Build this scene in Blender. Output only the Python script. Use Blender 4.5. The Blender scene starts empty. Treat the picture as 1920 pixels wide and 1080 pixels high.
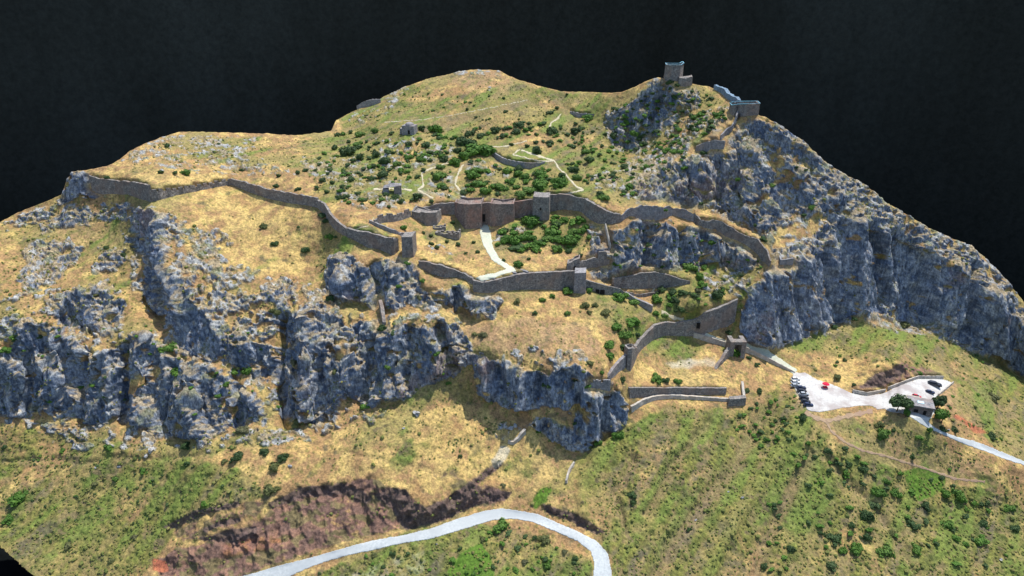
import bpy, math, random
import numpy as np
from mathutils import Vector, Matrix, noise as mnoise
random.seed(7); rng = np.random.default_rng(11)
R = math.radians
S = 0.8                      # metres per modelling unit
SC = bpy.context.scene
C = SC.collection

# ------------------------------------------------------------------ camera, light, exposure
CAMZ = 230.0; PITCH = R(25.0); F = 1304.0
cam_d = bpy.data.cameras.new('camera'); cam = bpy.data.objects.new('camera', cam_d); C.objects.link(cam)
cam.location = (0, 0, CAMZ*S); cam.rotation_euler = (R(90)-PITCH, 0, 0)
cam_d.sensor_width = 36.0; cam_d.lens = F/1920*36.0; cam_d.clip_start = 1.0; cam_d.clip_end = 20000
SC.camera = cam
SUN_EL = R(67); SUN_AZ = R(44)          # azimuth measured from +Y towards +X
world = bpy.data.worlds.new('World'); SC.world = world; world.use_nodes = True
wn = world.node_tree; bg = wn.nodes['Background']
sky = wn.nodes.new('ShaderNodeTexSky'); sky.sky_type = 'NISHITA'; sky.sun_disc = False
sky.sun_elevation = SUN_EL; sky.sun_rotation = SUN_AZ; sky.ozone_density = 3.0; sky.air_density = 1.2
wn.links.new(sky.outputs[0], bg.inputs[0]); bg.inputs[1].default_value = 0.14
sun_d = bpy.data.lights.new('sun', 'SUN'); sun_d.energy = 4.0; sun_d.angle = R(0.5); sun_d.color = (1.0, 0.97, 0.91)
sun = bpy.data.objects.new('sun', sun_d); C.objects.link(sun)
sdir = Vector((math.sin(SUN_AZ)*math.cos(SUN_EL), math.cos(SUN_AZ)*math.cos(SUN_EL), math.sin(SUN_EL)))
sun.rotation_euler = sdir.to_track_quat('Z', 'Y').to_euler()
SC.view_settings.view_transform = 'Standard'; SC.view_settings.look = 'None'
SC.view_settings.exposure = 0.46; SC.view_settings.gamma = 1.0
SC.render.engine = 'CYCLES'; SC.cycles.max_bounces = 4

# ------------------------------------------------------------------ numpy noise
def _h(ix, iy, iz, s=0):
    h = (ix.astype(np.int64)*374761393 + iy.astype(np.int64)*668265263 + iz.astype(np.int64)*2147483647 + s*974634777) & 0xffffffff
    h = ((h ^ (h >> 13))*1274126177) & 0xffffffff
    h = ((h ^ (h >> 16))*2246822519) & 0xffffffff
    return h ^ (h >> 15)
def noise3(x, y, z, s=0):
    x0 = np.floor(x); y0 = np.floor(y); z0 = np.floor(z)
    fx = x-x0; fy = y-y0; fz = z-z0
    ux = fx*fx*fx*(fx*(fx*6-15)+10); uy = fy*fy*fy*(fy*(fy*6-15)+10); uz = fz*fz*fz*(fz*(fz*6-15)+10)
    out = 0
    for dx in (0, 1):
        for dy in (0, 1):
            for dz in (0, 1):
                h = _h(x0+dx, y0+dy, z0+dz, s)
                gx = (h & 255)/127.5-1; gy = ((h >> 8) & 255)/127.5-1; gz = ((h >> 16) & 255)/127.5-1
                d = gx*(fx-dx)+gy*(fy-dy)+gz*(fz-dz)
                out = out + d*(ux if dx else 1-ux)*(uy if dy else 1-uy)*(uz if dz else 1-uz)
    return out*1.4
def fbm(x, y, z, o=4, s=0, g=.5):
    a = 1; t = 0; n = 0
    for k in range(o):
        t = t + a*noise3(x*2**k+17*k, y*2**k-9*k, z*2**k+5*k, s+k); n += a; a *= g
    return t/n*1.6
def ridged(x, y, z, o=4, s=0, g=.5):
    a = 1; t = 0; n = 0
    for k in range(o):
        t = t + a*(1-np.abs(noise3(x*2**k+17*k, y*2**k-9*k, z*2**k+5*k, s+k))*2.2); n += a; a *= g
    return t/n
def worley(x, y, z=None, s=0):
    x0 = np.floor(x); y0 = np.floor(y); best = np.full(x.shape, 9.0); idv = np.zeros(x.shape)
    zs = (0,) if z is None else (-1, 0, 1)
    z0 = np.zeros_like(x) if z is None else np.floor(z)
    for dx in (-1, 0, 1):
        for dy in (-1, 0, 1):
            for dz in zs:
                h = _h(x0+dx, y0+dy, z0+dz, s)
                px = x0+dx+(h & 1023)/1023; py = y0+dy+((h >> 10) & 1023)/1023
                d = (px-x)**2+(py-y)**2
                if z is not None: d = d+(z0+dz+((h >> 20) & 1023)/1023-z)**2
                m = d < best; best = np.where(m, d, best); idv = np.where(m, (h >> 5 & 255)/255, idv)
    return np.sqrt(best), idv
def sstep(a, b, x):
    t = np.clip((x-a)/(b-a), 0, 1); return t*t*(3-2*t)
def mix(a, b, t): return a*(1-t)+b*t

# ------------------------------------------------------------------ survey: bearings of the photograph turned into ground positions
def tanth(py):
    v = (np.asarray(py, float)-540)/F
    return (math.sin(PITCH)+v*math.cos(PITCH))/(math.cos(PITCH)-v*math.sin(PITCH))
def den(py): return math.cos(PITCH)-(np.asarray(py, float)-540)/F*math.sin(PITCH)
SKY = np.array([(-200,520),(-60,450),(0,416),(35,398),(80,380),(115,365),(124,338),(135,322),(160,318),(200,311),(225,298),(240,285),(260,275),(300,258),(335,247),(380,247),(430,248),(500,251),(560,254),(600,249),(622,244),(630,226),(650,215),(668,206),(700,192),(720,181),(760,163),(800,149),(840,139),(885,130),(935,132),(970,149),(1010,161),(1055,171),(1090,172),(1130,174),(1145,174),(1165,173),(1190,163),(1215,151),(1235,145),(1250,148),(1295,157),(1330,163),(1345,168),(1360,178),(1385,198),(1420,214),(1440,222),(1470,240),(1510,268),(1545,302),(1580,325),(1620,345),(1660,378),(1700,402),(1740,427),(1780,445),(1820,460),(1850,490),(1880,520),(1905,548),(1920,572),(2000,640),(2120,740)], float)
def skyline(px): return np.interp(px, SKY[:,0], SKY[:,1])

ANCH = [
(950,965,-35),(1130,1060,-40),(700,1010,-40),(480,1075,-50),(560,1000,-38),(850,1050,-42),(1560,740,0),(1500,720,0),(1640,750,0),(1750,725,0),(1700,1060,-46),(1900,1060,-52),(1400,1000,-36),(1250,1060,-42),(1900,930,-38),(1600,900,-24),(1750,880,-26),
(700,870,-15),(850,800,-6),(370,830,-5),(1080,845,-15),(900,750,2),(760,760,4),(1030,880,-22),(1150,900,-22),(1200,820,-10),
(900,665,30),(1050,620,38),(1000,548,50),(1000,665,30),(860,600,40),(760,600,42),(1120,690,25),(1090,700,24),(1180,580,40),(1200,640,22),
(940,490,60),(900,430,66),(850,460,62),(800,440,66),(1000,440,66),(1080,430,68),(1050,480,58),(960,510,56),(820,490,60),(760,480,62),
(440,355,85),(600,395,80),(500,450,65),(600,480,56),(500,550,45),(400,450,66),(330,500,56),(500,650,20),(580,790,-2),(460,790,-2),(400,620,30),(640,560,42),(660,440,72),(700,640,28),(640,740,8),(800,700,18),
(400,290,98),(340,248,106),(130,350,88),(160,320,97),(290,350,92),(0,417,70),(60,440,60),(150,420,66),(220,380,80),(500,252,102),(600,300,94),
(200,500,50),(220,440,62),(100,540,46),(260,560,40),(300,620,28),(100,620,30),(20,640,28),(180,700,12),(300,750,2),(20,785,-8),(100,820,-18),(250,830,-12),(50,500,54),
(760,250,104),(740,355,84),(900,372,80),(980,300,92),(1100,210,112),(890,131,138),(640,234,98),(700,200,108),(800,200,114),(1050,172,124),(1145,176,124),(900,200,118),(900,260,100),(640,300,92),(680,360,84),(1050,350,85),(1100,300,94),(1120,370,84),
(1262,152,142),(1200,165,132),(1200,290,95),(1150,280,98),(1160,230,108),(1280,220,118),(1345,172,134),(1400,215,124),(1300,290,100),(1250,340,88),(1360,280,106),(1440,240,118),(1540,302,102),(1480,350,88),(1400,360,84),(1650,375,74),(1740,430,54),(1850,492,28),(1905,550,6),(1600,400,68),(1700,480,40),(1800,560,10),
(1890,685,-32),(1800,645,-16),(1720,605,4),(1650,592,14),(1560,608,14),(1500,645,12),(1400,640,14),(1550,480,52),(1500,480,60),(1470,440,68),(1440,470,66),(1400,450,70),(1250,395,78),(1150,420,72),(1330,410,76),(1350,500,50),(1270,540,46),(1200,520,48),(1420,540,46),(1320,580,36),(1480,560,38),(1620,540,30),
(1250,660,12),(1330,680,8),(1250,720,4),(1170,715,12),(1250,745,0),(1390,680,6),(1440,680,4),(1390,740,-2),(1360,620,16),(1300,625,16),
(1700,660,8),(1850,720,-20),(1600,690,3),(1900,780,-26),(1900,870,-26),(1800,760,-6),(1400,800,-12),(1500,800,-8),(1300,850,-16),
(60,1060,-56),(0,1000,-49),(100,900,-34),(300,900,-26),(300,1000,-43),(-120,900,-36),(-120,700,6),(-120,520,60),(2050,900,-36),(2050,780,-34),(2050,1080,-56),(2000,650,-20),(-100,1100,-60),(700,1150,-56),(1300,1150,-52),(1900,1150,-62),(200,1150,-66),(1480,500,58)]

GX = np.arange(-160, 2083, 6.0); GY = np.arange(112, 1172, 6.0)
NX = len(GX); NY = len(GY)
A = np.array(ANCH, float)
AL = np.log((CAMZ-A[:,2])/tanth(A[:,1]))
def tps(ax, ay, av, qx, qy, lam=0.002):
    n = len(ax); ax = ax/1000; ay = ay/1000
    def U(d2): return np.where(d2 > 0, .5*d2*np.log(d2+1e-20), 0)
    K = U((ax[:,None]-ax)**2+(ay[:,None]-ay)**2)+lam*np.eye(n)*0.01
    Pm = np.c_[np.ones(n), ax, ay]
    M = np.zeros((n+3, n+3)); M[:n,:n] = K; M[:n,n:] = Pm; M[n:,:n] = Pm.T
    w = np.linalg.solve(M, np.r_[av, 0, 0, 0])
    out = np.zeros(qx.shape)
    qx = qx/1000; qy = qy/1000
    for i in range(n): out += w[i]*U((qx-ax[i])**2+(qy-ay[i])**2)
    return out+w[n]+w[n+1]*qx+w[n+2]*qy
gx, gy = np.meshgrid(GX, GY)
L0 = tps(A[:,0], A[:,1], AL, gx, gy)

def polymask(poly, qx, qy):
    p = np.asarray(poly, float); m = np.zeros(qx.shape, bool)
    bx = (qx >= p[:,0].min()) & (qx <= p[:,0].max()) & (qy >= p[:,1].min()) & (qy <= p[:,1].max())
    x = qx[bx]; y = qy[bx]; c = np.zeros(x.shape, bool)
    for i in range(len(p)):
        x1, y1 = p[i]; x2, y2 = p[(i+1) % len(p)]
        if y1 == y2: continue
        c ^= ((y1 > y) != (y2 > y)) & (x < (x2-x1)*(y-y1)/(y2-y1)+x1)
    m[bx] = c; return m
def brush(pts, r, qx, qy, m=None):
    out = np.full(qx.shape, 1e9) if m is None else m
    for (x1, y1), (x2, y2) in zip(pts[:-1], pts[1:]):
        bb = (qx > min(x1, x2)-3*r) & (qx < max(x1, x2)+3*r) & (qy > min(y1, y2)-3*r) & (qy < max(y1, y2)+3*r)
        x = qx[bb]; y = qy[bb]; dx = x2-x1; dy = y2-y1; l = dx*dx+dy*dy+1e-9
        t = np.clip(((x-x1)*dx+(y-y1)*dy)/l, 0, 1)
        d = np.hypot(x-x1-t*dx, y-y1-t*dy)
        out[bb] = np.minimum(out[bb], d)
    return out
def blur(a, n=1):
    for _ in range(n):
        p = np.pad(a, 1, mode='edge')
        a = (p[:-2,1:-1]+p[2:,1:-1]+p[1:-1,:-2]+p[1:-1,2:]+2*p[1:-1,1:-1])/6
    return a

# steep rock faces (strength, outline)
CLIFF = [
(1.1,[(133,325),(165,322),(178,345),(200,360),(195,368),(150,375),(112,388),(122,365),(127,340)]),
(1.1,[(262,392),(280,390),(308,402),(310,450),(318,500),(345,540),(370,580),(405,610),(415,660),(400,685),(360,670),(330,650),(325,610),(300,600),(268,565),(272,520),(270,480),(243,470),(252,430)]),
(.8,[(100,600),(110,560),(150,545),(190,550),(235,570),(230,600),(180,618),(130,615)]),
(1,[(-160,650),(0,650),(20,660),(40,610),(100,610),(140,640),(170,665),(235,640),(262,628),(300,645),(330,660),(365,680),(400,690),(440,710),(470,740),(500,775),(440,800),(370,832),(320,822),(270,800),(230,790),(160,800),(130,765),(95,772),(60,790),(0,785),(-160,790)]),
(1,[(430,640),(470,640),(500,650),(520,690),(500,720),(440,690)]),
(1,[(545,590),(570,575),(600,570),(640,600),(660,620),(665,680),(645,745),(600,795),(560,798),(535,760),(525,700),(530,640)]),
(1,[(620,490),(650,476),(690,500),(700,490),(730,490),(745,560),(765,575),(740,588),(712,580),(655,568),(615,552),(610,520)]),
(1,[(725,490),(760,480),(785,500),(795,540),(830,545),(825,572),(790,582),(745,562)]),
(1,[(830,548),(870,532),(890,550),(925,548),(945,560),(930,592),(900,594),(860,582),(835,568)]),
(1,[(660,600),(700,605),(715,630),(745,605),(800,612),(830,602),(870,630),(885,662),(885,680),(860,700),(800,720),(760,748),(700,762),(660,752),(642,740),(650,690),(665,650)]),
(1.1,[(880,665),(905,660),(940,680),(985,700),(1040,695),(1080,690),(1110,712),(1145,718),(1172,740),(1182,770),(1165,800),(1135,828),(1088,845),(1070,820),(1080,785),(1050,762),(1000,768),(950,765),(900,748),(882,710)]),
(.8,[(985,795),(1010,782),(1055,795),(1080,800),(1095,845),(1050,840),(1020,818)]),
(1,[(1130,425),(1165,430),(1200,400),(1235,395),(1250,392),(1262,430),(1300,425),(1350,432),(1420,462),(1437,492),(1400,502),(1350,498),(1290,500),(1230,520),(1180,535),(1110,528),(1100,480),(1115,450)]),
(.8,[(1150,215),(1190,185),(1240,155),(1262,160),(1270,190),(1245,225),(1215,250),(1180,285),(1150,275),(1140,240)]),
(.8,[(1190,350),(1250,315),(1290,295),(1320,275),(1345,290),(1350,380),(1300,385),(1240,378),(1200,378)]),
(.6,[(1345,280),(1400,225),(1440,230),(1500,275),(1560,320),(1600,400),(1560,440),(1540,390),(1480,400),(1430,450),(1400,425),(1350,400)]),
(1.1,[(1540,480),(1560,440),(1560,420),(1610,400),(1640,430),(1700,450),(1740,470),(1780,500),(1850,540),(1900,585),(1960,640),(2080,740),(2080,800),(1960,730),(1890,688),(1800,645),(1760,612),(1700,600),(1660,590),(1600,595),(1560,606),(1500,642),(1440,652),(1395,655),(1385,600),(1410,550),(1440,500),(1480,495)]),
]
# outcrops: rock showing through the grass (amount, outline)
OUTC = [
(.85,[(40,402),(85,386),(115,378),(95,402),(60,427),(33,430)]),(.8,[(75,425),(120,398),(170,395),(165,410),(110,432),(75,442)]),
(.9,[(45,462),(80,445),(130,450),(165,465),(145,492),(110,530),(60,548),(22,528),(45,495)]),(.8,[(165,505),(190,468),(238,472),(240,492),(205,517),(172,514)]),
(.5,[(0,430),(230,420),(250,560),(300,620),(440,640),(640,600),(640,560),(560,520),(440,500),(330,400),(250,380),(100,385),(0,420)]),(.52,[(0,640),(640,600),(680,740),(640,790),(340,840),(0,800)]),(.6,[(1180,280),(1260,230),(1380,210),(1400,300),(1300,320),(1200,350)]),(.7,[(310,400),(350,430),(430,440),(445,460),(400,480),(350,500),(320,495)]),(.6,[(0,560),(90,545),(200,530),(240,560),(230,640),(150,640),(20,640),(-160,650),(-160,560)]),
(.75,[(320,500),(420,500),(430,560),(400,600),(430,640),(520,640),(540,590),(600,560),(650,600),(640,700),(520,700),(430,700),(360,600)]),
(.75,[(500,530),(550,525),(565,555),(540,580),(500,575)]),(.65,[(440,550),(620,540),(640,600),(560,600),(520,680),(430,660)]),
(.45,[(240,285),(335,247),(480,262),(470,300),(330,300),(260,300)]),(.6,[(230,298),(260,275),(300,262),(290,285),(250,300)]),
(.35,[(230,300),(500,300),(560,330),(300,325)]),(.42,[(560,300),(680,300),(760,350),(700,400),(620,370)]),
(.4,[(660,330),(860,330),(890,370),(800,380),(700,400)]),(.4,[(700,260),(860,270),(850,310),(720,320)]),
(.5,[(850,300),(930,300),(960,330),(900,330)]),(.95,[(1140,215),(1195,180),(1240,148),(1300,158),(1320,190),(1270,220),(1230,250),(1200,285),(1150,282),(1135,240)]),
(.5,[(1100,330),(1200,300),(1250,340),(1200,380),(1120,350)]),(.5,[(1250,225),(1370,200),(1390,240),(1300,300),(1200,300)]),
(.8,[(1415,195),(1480,225),(1560,290),(1720,390),(1830,440),(1930,550),(1920,600),(1850,500),(1700,415),(1545,320),(1440,240)]),(.95,[(1290,300),(1330,262),(1380,245),(1400,215),(1470,240),(1545,302),(1700,402),(1850,490),(1920,572),(2080,700),(2080,780),(1900,690),(1650,592),(1400,655),(1400,560),(1440,500),(1430,450),(1350,400),(1200,380),(1180,352),(1250,320)]),
(.45,[(1100,425),(1165,400),(1160,440),(1110,480)]),(.5,[(840,460),(800,450),(810,480),(850,480)]),(.55,[(905,432),(985,425),(990,440),(930,455)]),
(.5,[(950,650),(1100,660),(1100,700),(985,700),(940,680)]),(.45,[(780,545),(860,560),(860,600),(780,600)]),(.6,[(650,590),(760,590),(860,600),(880,660),(680,650)]),
(.45,[(120,760),(260,790),(420,830),(560,800),(650,770),(680,780),(560,830),(330,845),(100,840),(60,800)]),(.4,[(640,740),(760,740),(700,800)]),
(.5,[(930,790),(985,790),(985,820),(930,830)]),(.7,[(1690,560),(1760,610),(1680,600)]),(.5,[(1390,640),(1540,600),(1680,580),(1800,640),(1740,625),(1600,612),(1450,655)]),
(.38,[(1300,500),(1420,500),(1420,560),(1330,560)]),(.4,[(1080,520),(1200,530),(1200,545),(1100,545)]),(.5,[(770,130),(935,130),(940,140),(880,142)]),
(.55,[(900,165),(960,150),(940,170),(905,172)]),(.45,[(690,180),(770,160),(720,220),(650,230)]),
]
# strips of grass lying between the rocks (taken out of the rock)
LEDGE = [(.75,[(228,550),(262,545),(292,590),(320,628),(300,642),(262,622),(235,602)]),(.8,[(1445,470),(1480,460),(1540,430),(1545,400),(1500,410),(1450,440)]),
(.15,[(1545,300),(1580,322),(1660,378),(1740,425),(1820,458),(1860,500),(1840,505),(1790,475),(1700,440),(1640,405),(1580,360)]),(.4,[(1410,270),(1440,260),(1480,300),(1450,320)]),
(.4,[(500,600),(525,600),(525,690),(505,660)]),(.5,[(640,620),(655,640),(650,690),(600,640)]),(.6,[(250,700),(300,690),(290,720),(240,740)]),(.5,[(1440,330),(1460,300),(1500,340),(1480,360)]),
(.7,[(30,560),(100,540),(90,560),(40,600)]),(.6,[(150,640),(220,620),(240,640),(180,660)]),(.3,[(480,700),(520,700),(530,760),(560,800),(500,800)]),(.35,[(1200,270),(1240,250),(1260,200),(1290,195),(1285,240),(1230,290)]),(.6,[(1850,500),(1900,550),(1930,600),(1890,560),(1845,520)])]
FLATS = [(2,[(1470,690),(1510,698),(1560,720),(1600,737),(1660,733),(1720,706),(1790,712),(1765,745),(1750,790),(1700,785),(1640,770),(1535,775),(1510,765)]),
(4,[(790,490),(850,500),(880,530),(1000,505),(1065,500),(1080,470),(960,480),(930,440),(860,440)]),(6,[(930,290),(1000,305),(1045,300),(1000,278),(940,275)]),(5,[(200,320),(430,325),(420,300),(250,305)])]
# gullies and low spurs of the grassy ground
GULLY = [(-2.4,14,[(1440,770),(1370,880),(1260,1020),(1220,1090)]),(2.8,16,[(1490,800),(1430,900),(1350,1020),(1320,1090)]),(-2.2,13,[(1525,850),(1460,960),(1415,1090)]),(-2,8,[(1190,860),(1150,930),(1170,1000)]),(2.2,12,[(1120,850),(1090,910),(1095,960)]),(-2,8,[(1560,870),(1650,960),(1720,1070)]),(-2,8,[(1330,790),(1270,860),(1210,960)]),
(-.5,5,[(-100,866),(0,862),(150,866),(340,856),(480,825),(620,800),(720,775)]),(.5,6,[(-100,852),(150,854),(340,843),(480,812),(620,790)]),(-.5,6,[(640,850),(760,870),(860,900)]),(-1.6,7,[(1700,650),(1800,700),(1900,780)]),(-2,7,[(800,240),(900,215),(1000,190)]),(-1.5,6,[(1050,180),(1080,250),(1100,330)])]
# clefts (negative) and ribs (positive) of the rock faces: depth m, half width px, line
FOLDS = [(-10,6,[(1553,470),(1560,540),(1570,605)]),(-13,9,[(1640,432),(1655,480),(1664,560)]),(-9,30,[(1700,460),(1710,590)]),(-11,6,[(1688,440),(1683,525)]),(-10,8,[(1740,480),(1736,580)]),(-10,8,[(1826,505),(1822,560),(1805,640)]),(-8,5,[(1497,510),(1500,600)]),(-7,5,[(1524,480),(1540,600)]),
(10,20,[(1600,420),(1612,590)]),(8,20,[(1785,505),(1775,600)]),(4,14,[(1525,490),(1530,600)]),(6,16,[(1450,520),(1432,640)]),(9,20,[(1860,560),(1872,670)]),
(7,9,[(1185,410),(1178,520)]),(8,9,[(1250,395),(1245,490)]),(6,12,[(1345,445),(1340,500)]),(-6,8,[(1218,425),(1212,500)]),(-7,8,[(1278,410),(1285,495)]),(-5,7,[(1322,435),(1318,500)]),(-5,7,[(1375,450),(1380,500)]),(5,7,[(1145,430),(1140,520)]),
(-10,8,[(532,595),(524,680),(530,760),(542,795)]),(-6,8,[(236,650),(226,785)]),(-5,8,[(160,650),(150,785)]),(-6,8,[(322,690),(305,800)]),(-6,8,[(445,700),(452,795)]),(-7,9,[(700,640),(690,705),(680,745)]),(-5,7,[(768,612),(762,720)]),(-7,8,[(826,610),(850,690)]),(-5,7,[(600,690),(612,760)]),(-5,7,[(60,660),(50,780)]),
(7,14,[(270,640),(266,795)]),(6,14,[(362,700),(372,815)]),(6,12,[(572,590),(576,785)]),(5,12,[(105,640),(95,765)]),(5,12,[(645,640),(652,735)]),(5,10,[(735,620),(728,740)]),(5,10,[(800,620),(812,700)]),(6,10,[(295,420),(310,500),(345,590)]),(-5,7,[(285,470),(300,560)]),
(-5,7,[(936,690),(950,755)]),(-5,7,[(1012,705),(1002,755)]),(5,9,[(975,705),(980,760)]),(-7,14,[(1150,740),(1140,820)]),(-5,8,[(1075,720),(1090,800)]),(5,9,[(905,680),(915,740)]),(6,12,[(640,495),(650,560)]),(-6,8,[(700,490),(705,570)]),(5,9,[(738,500),(735,575)]),(6,12,[(890,550),(900,590)]),(-5,8,[(855,545),(860,580)]),
(6,12,[(1310,310),(1300,380)]),(-6,8,[(1345,300),(1350,370)]),(6,12,[(1400,330),(1400,400)]),(-5,8,[(1445,340),(1470,400)]),(5,12,[(1500,330),(1530,420)]),(5,10,[(1210,210),(1190,270)]),(-4,6,[(1235,190),(1220,250)]),(4,8,[(1165,210),(1160,270)])]
# earth scarps: steep but of soil, not rock
SCARP = [(1,[(700,928),(730,914),(762,922),(775,943),(800,950),(845,932),(882,903),(895,912),(960,922),(950,936),(900,946),(840,972),(800,985),(757,993),(745,975),(735,952)]),
(1,[(303,988),(367,958),(420,944),(450,938),(450,948),(420,956),(370,972),(320,992)]),(1,[(380,990),(420,975),(455,966),(455,974),(420,986),(385,1000)]),(1,[(330,1010),(400,1004),(440,988),(482,990),(484,1003),(450,1026),(430,1016),(380,1012)]),
(1,[(1018,944),(1060,957),(1100,975),(1135,998),(1120,1003),(1070,978),(1022,960)]),(1,[(880,903),(925,868),(940,862),(945,870),(900,905)]),
(1,[(500,945),(560,915),(640,905),(700,930),(690,945),(640,925),(560,935),(510,955)]),(.8,[(1610,730),(1640,700),(1690,682),(1700,700),(1650,728)])]

STONE_WALLS = {
# key: [(px, base, top)...], thickness, crumble, retaining, merlons
'w1':([(172,352,328),(190,362,335),(212,362,337),(242,364,340),(262,372,342),(284,378,346)],1.6,.3,1,0),
'w2':([(285,378,357),(306,373,354),(330,366,351),(366,359,347),(400,352,341),(434,346,334)],1.6,.3,1,13),
'w3':([(434,346,334),(470,361,343),(500,371,352),(540,380,360),(578,385,366),(596,389,370)],1.6,.6,0,0),
'w4':([(596,389,374),(609,402,381),(616,415,392),(626,428,406),(637,436,416),(650,443,426)],1.6,.5,0,0),
'w5':([(651,444,427),(667,451,430),(690,464,435),(711,467,440),(726,474,446),(738,479,446),(748,470,446)],2.2,.4,1,0),
'w6':([(692,417,411),(705,424,417),(722,432,424),(745,440,432),(770,447,440)],1.4,.5,0,0),
'w7':([(704,422,406),(722,417,401),(738,416,398),(755,412,394),(771,406,391)],1.8,1.0,0,4),
'w9':([(797,400,388),(820,401,382),(855,402,379)],2.2,.4,1,0),
'w10':([(901,421,381),(920,421,380)],2.5,.3,1,0),
'w11':([(962,409,378),(980,409,376),(1000,408,372)],2.4,.3,1,0),
'w12':([(1028,397,365),(1057,392,363),(1090,396,370),(1105,410,378),(1122,419,388),(1145,420,398),(1163,416,402)],2.2,.4,1,0),
'w13':([(1163,416,402),(1180,404,390),(1205,409,384),(1235,411,386),(1262,403,387),(1300,416,398)],1.1,.9,0,0),
'w13b':([(1301,417,396),(1312,423,411),(1346,430,412),(1362,440,422),(1397,457,441),(1415,471,447),(1432,488,463),(1442,500,488)],1.1,.8,1,0),
'w14':([(785,500,488),(805,512,492),(832,520,498),(857,519,507),(872,524,513),(886,533,521)],1.8,.4,1,0),
'w15':([(887,543,525),(905,549,530),(935,546,524),(967,543,515),(1007,542,511),(1040,543,510),(1076,545,508)],2.4,.2,1,0),
'w16':([(1086,507,488),(1105,501,485),(1120,498,484)],1.6,.8,1,0),
'w17':([(1098,541,524),(1128,551,533),(1162,554,541),(1172,556,548)],1.6,.3,0,0),
'w17b':([(1172,557,548),(1193,568,560),(1222,586,573)],2.0,.2,0,0),
'w18':([(1150,538,522),(1175,541,518),(1200,541,512),(1225,540,510),(1250,539,515),(1275,535,523),(1294,532,527)],1.4,.3,1,0),
'w19':([(1178,552,547),(1200,558,551),(1218,555,548),(1235,550,544)],1.0,.3,1,0),
'w20':([(1140,716,707),(1150,705,690),(1162,695,675),(1177,685,662)],1.8,.3,0,0),
'w20b':([(1192,669,648),(1202,655,634),(1217,642,619),(1228,634,608),(1248,628,604),(1277,629,604),(1302,629,598),(1318,622,586),(1340,616,578),(1358,609,570),(1378,600,561)],2.0,.25,1,0),
'w21':([(1107,724,713),(1125,727,714),(1144,731,712)],1.4,.2,1,6),
'w22':([(1300,632,623),(1330,642,632),(1364,651,643)],1.0,.1,1,0),
'w22b':([(1392,659,648),(1412,665,657),(1440,678,671),(1470,692,687),(1490,700,697)],.9,.1,0,0),
'w23':([(1367,668,650),(1358,678,667),(1343,693,689)],2.0,.7,0,0),
'w24':([(1180,745,727),(1230,743,727),(1280,741,727),(1361,739,728)],1.6,.2,1,0),
'w25':([(1184,773,762),(1205,759,750),(1228,750,742),(1257,747,740),(1300,749,743),(1368,753,748)],1.4,.2,0,0),
'w26':([(1397,757,746),(1395,738,730),(1393,722,714)],1.4,.3,0,0),
'w27':([(1599,737,731),(1625,742,736),(1660,735,730)],.8,.05,1,0),
'w27b':([(1664,732,726),(1704,716,711),(1722,710,705),(1768,711,705)],.8,.05,1,0),
'w28':([(1760,742,738),(1775,730,726),(1788,719,715)],.6,.05,0,0),
'w29':([(921,287,281),(932,299,290),(945,307,297),(965,312,302),(992,317,305),(1008,312,305),(1022,306,303)],1.4,.25,1,0),
'w30':([(1068,212,208),(1082,220,211),(1112,220,212)],1.6,.4,1,0),
'w31':([(669,204,198),(677,202,193),(688,200,188),(700,197,186),(714,192,186)],2.4,.3,0,0),
'w32':([(1383,222,207),(1378,237,225),(1370,248,236),(1359,255,243),(1352,262,253)],1.0,.5,1,0),
'w33':([(1304,283,273),(1320,281,266),(1337,279,262),(1357,279,265)],1.6,.6,1,0),
'w34':([(1338,167,158),(1352,174,163),(1364,186,174),(1382,194,184),(1396,199,193)],3.0,.6,0,0),
'w35':([(1134,426,418),(1138,441,434),(1143,466,457)],.9,.3,0,0),
'w36':([(718,612,604),(715,592,576),(711,576,561)],2.0,.4,0,0),
'w37':([(986,812,803),(976,824,813),(962,835,826),(952,831,824)],1.6,.8,0,0),
'w38':([(1078,870,865),(1068,887,881),(1063,907,901)],1.0,.5,0,0),
}
TOWERS = {
# key: front foot points [(px, base, top)...], depth m, parapet, crumble
't1':([(853,404,379),(872,429,382),(903,427,381)],14,1,.25),
't2':([(919,424,380),(936,423,382),(963,415,381)],12,1,.25),
't3':([(999,413,370),(1029,412,369)],11,0,.2),
't4':([(1076,549,511),(1097,550,512)],8,0,.2),
't5':([(1063,507,490),(1086,510,492)],7,1,.5),
't6':([(1120,498,471),(1142,494,472)],6,1,.6),
't7':([(1175,692,654),(1182,696,653),(1193,672,651)],5,1,.2),
't8':([(1366,762,748),(1397,760,747)],3,0,.3),
't9':([(1462,496,485),(1486,496,484)],5,1,.5),
'te':([(755,482,444),(775,482,443)],9,0,.3),
'tb':([(772,406,393),(800,423,399),(819,422,398)],10,1,.4),
'keep':([(1247,151,122),(1279,151,121)],10,1,.12),
'kr':([(1272,161,143),(1284,162,146),(1297,159,142)],6,0,.8),
'bast':([(1370,214,197),(1383,219,195),(1422,215,194)],9,1,.15),
}

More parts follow.
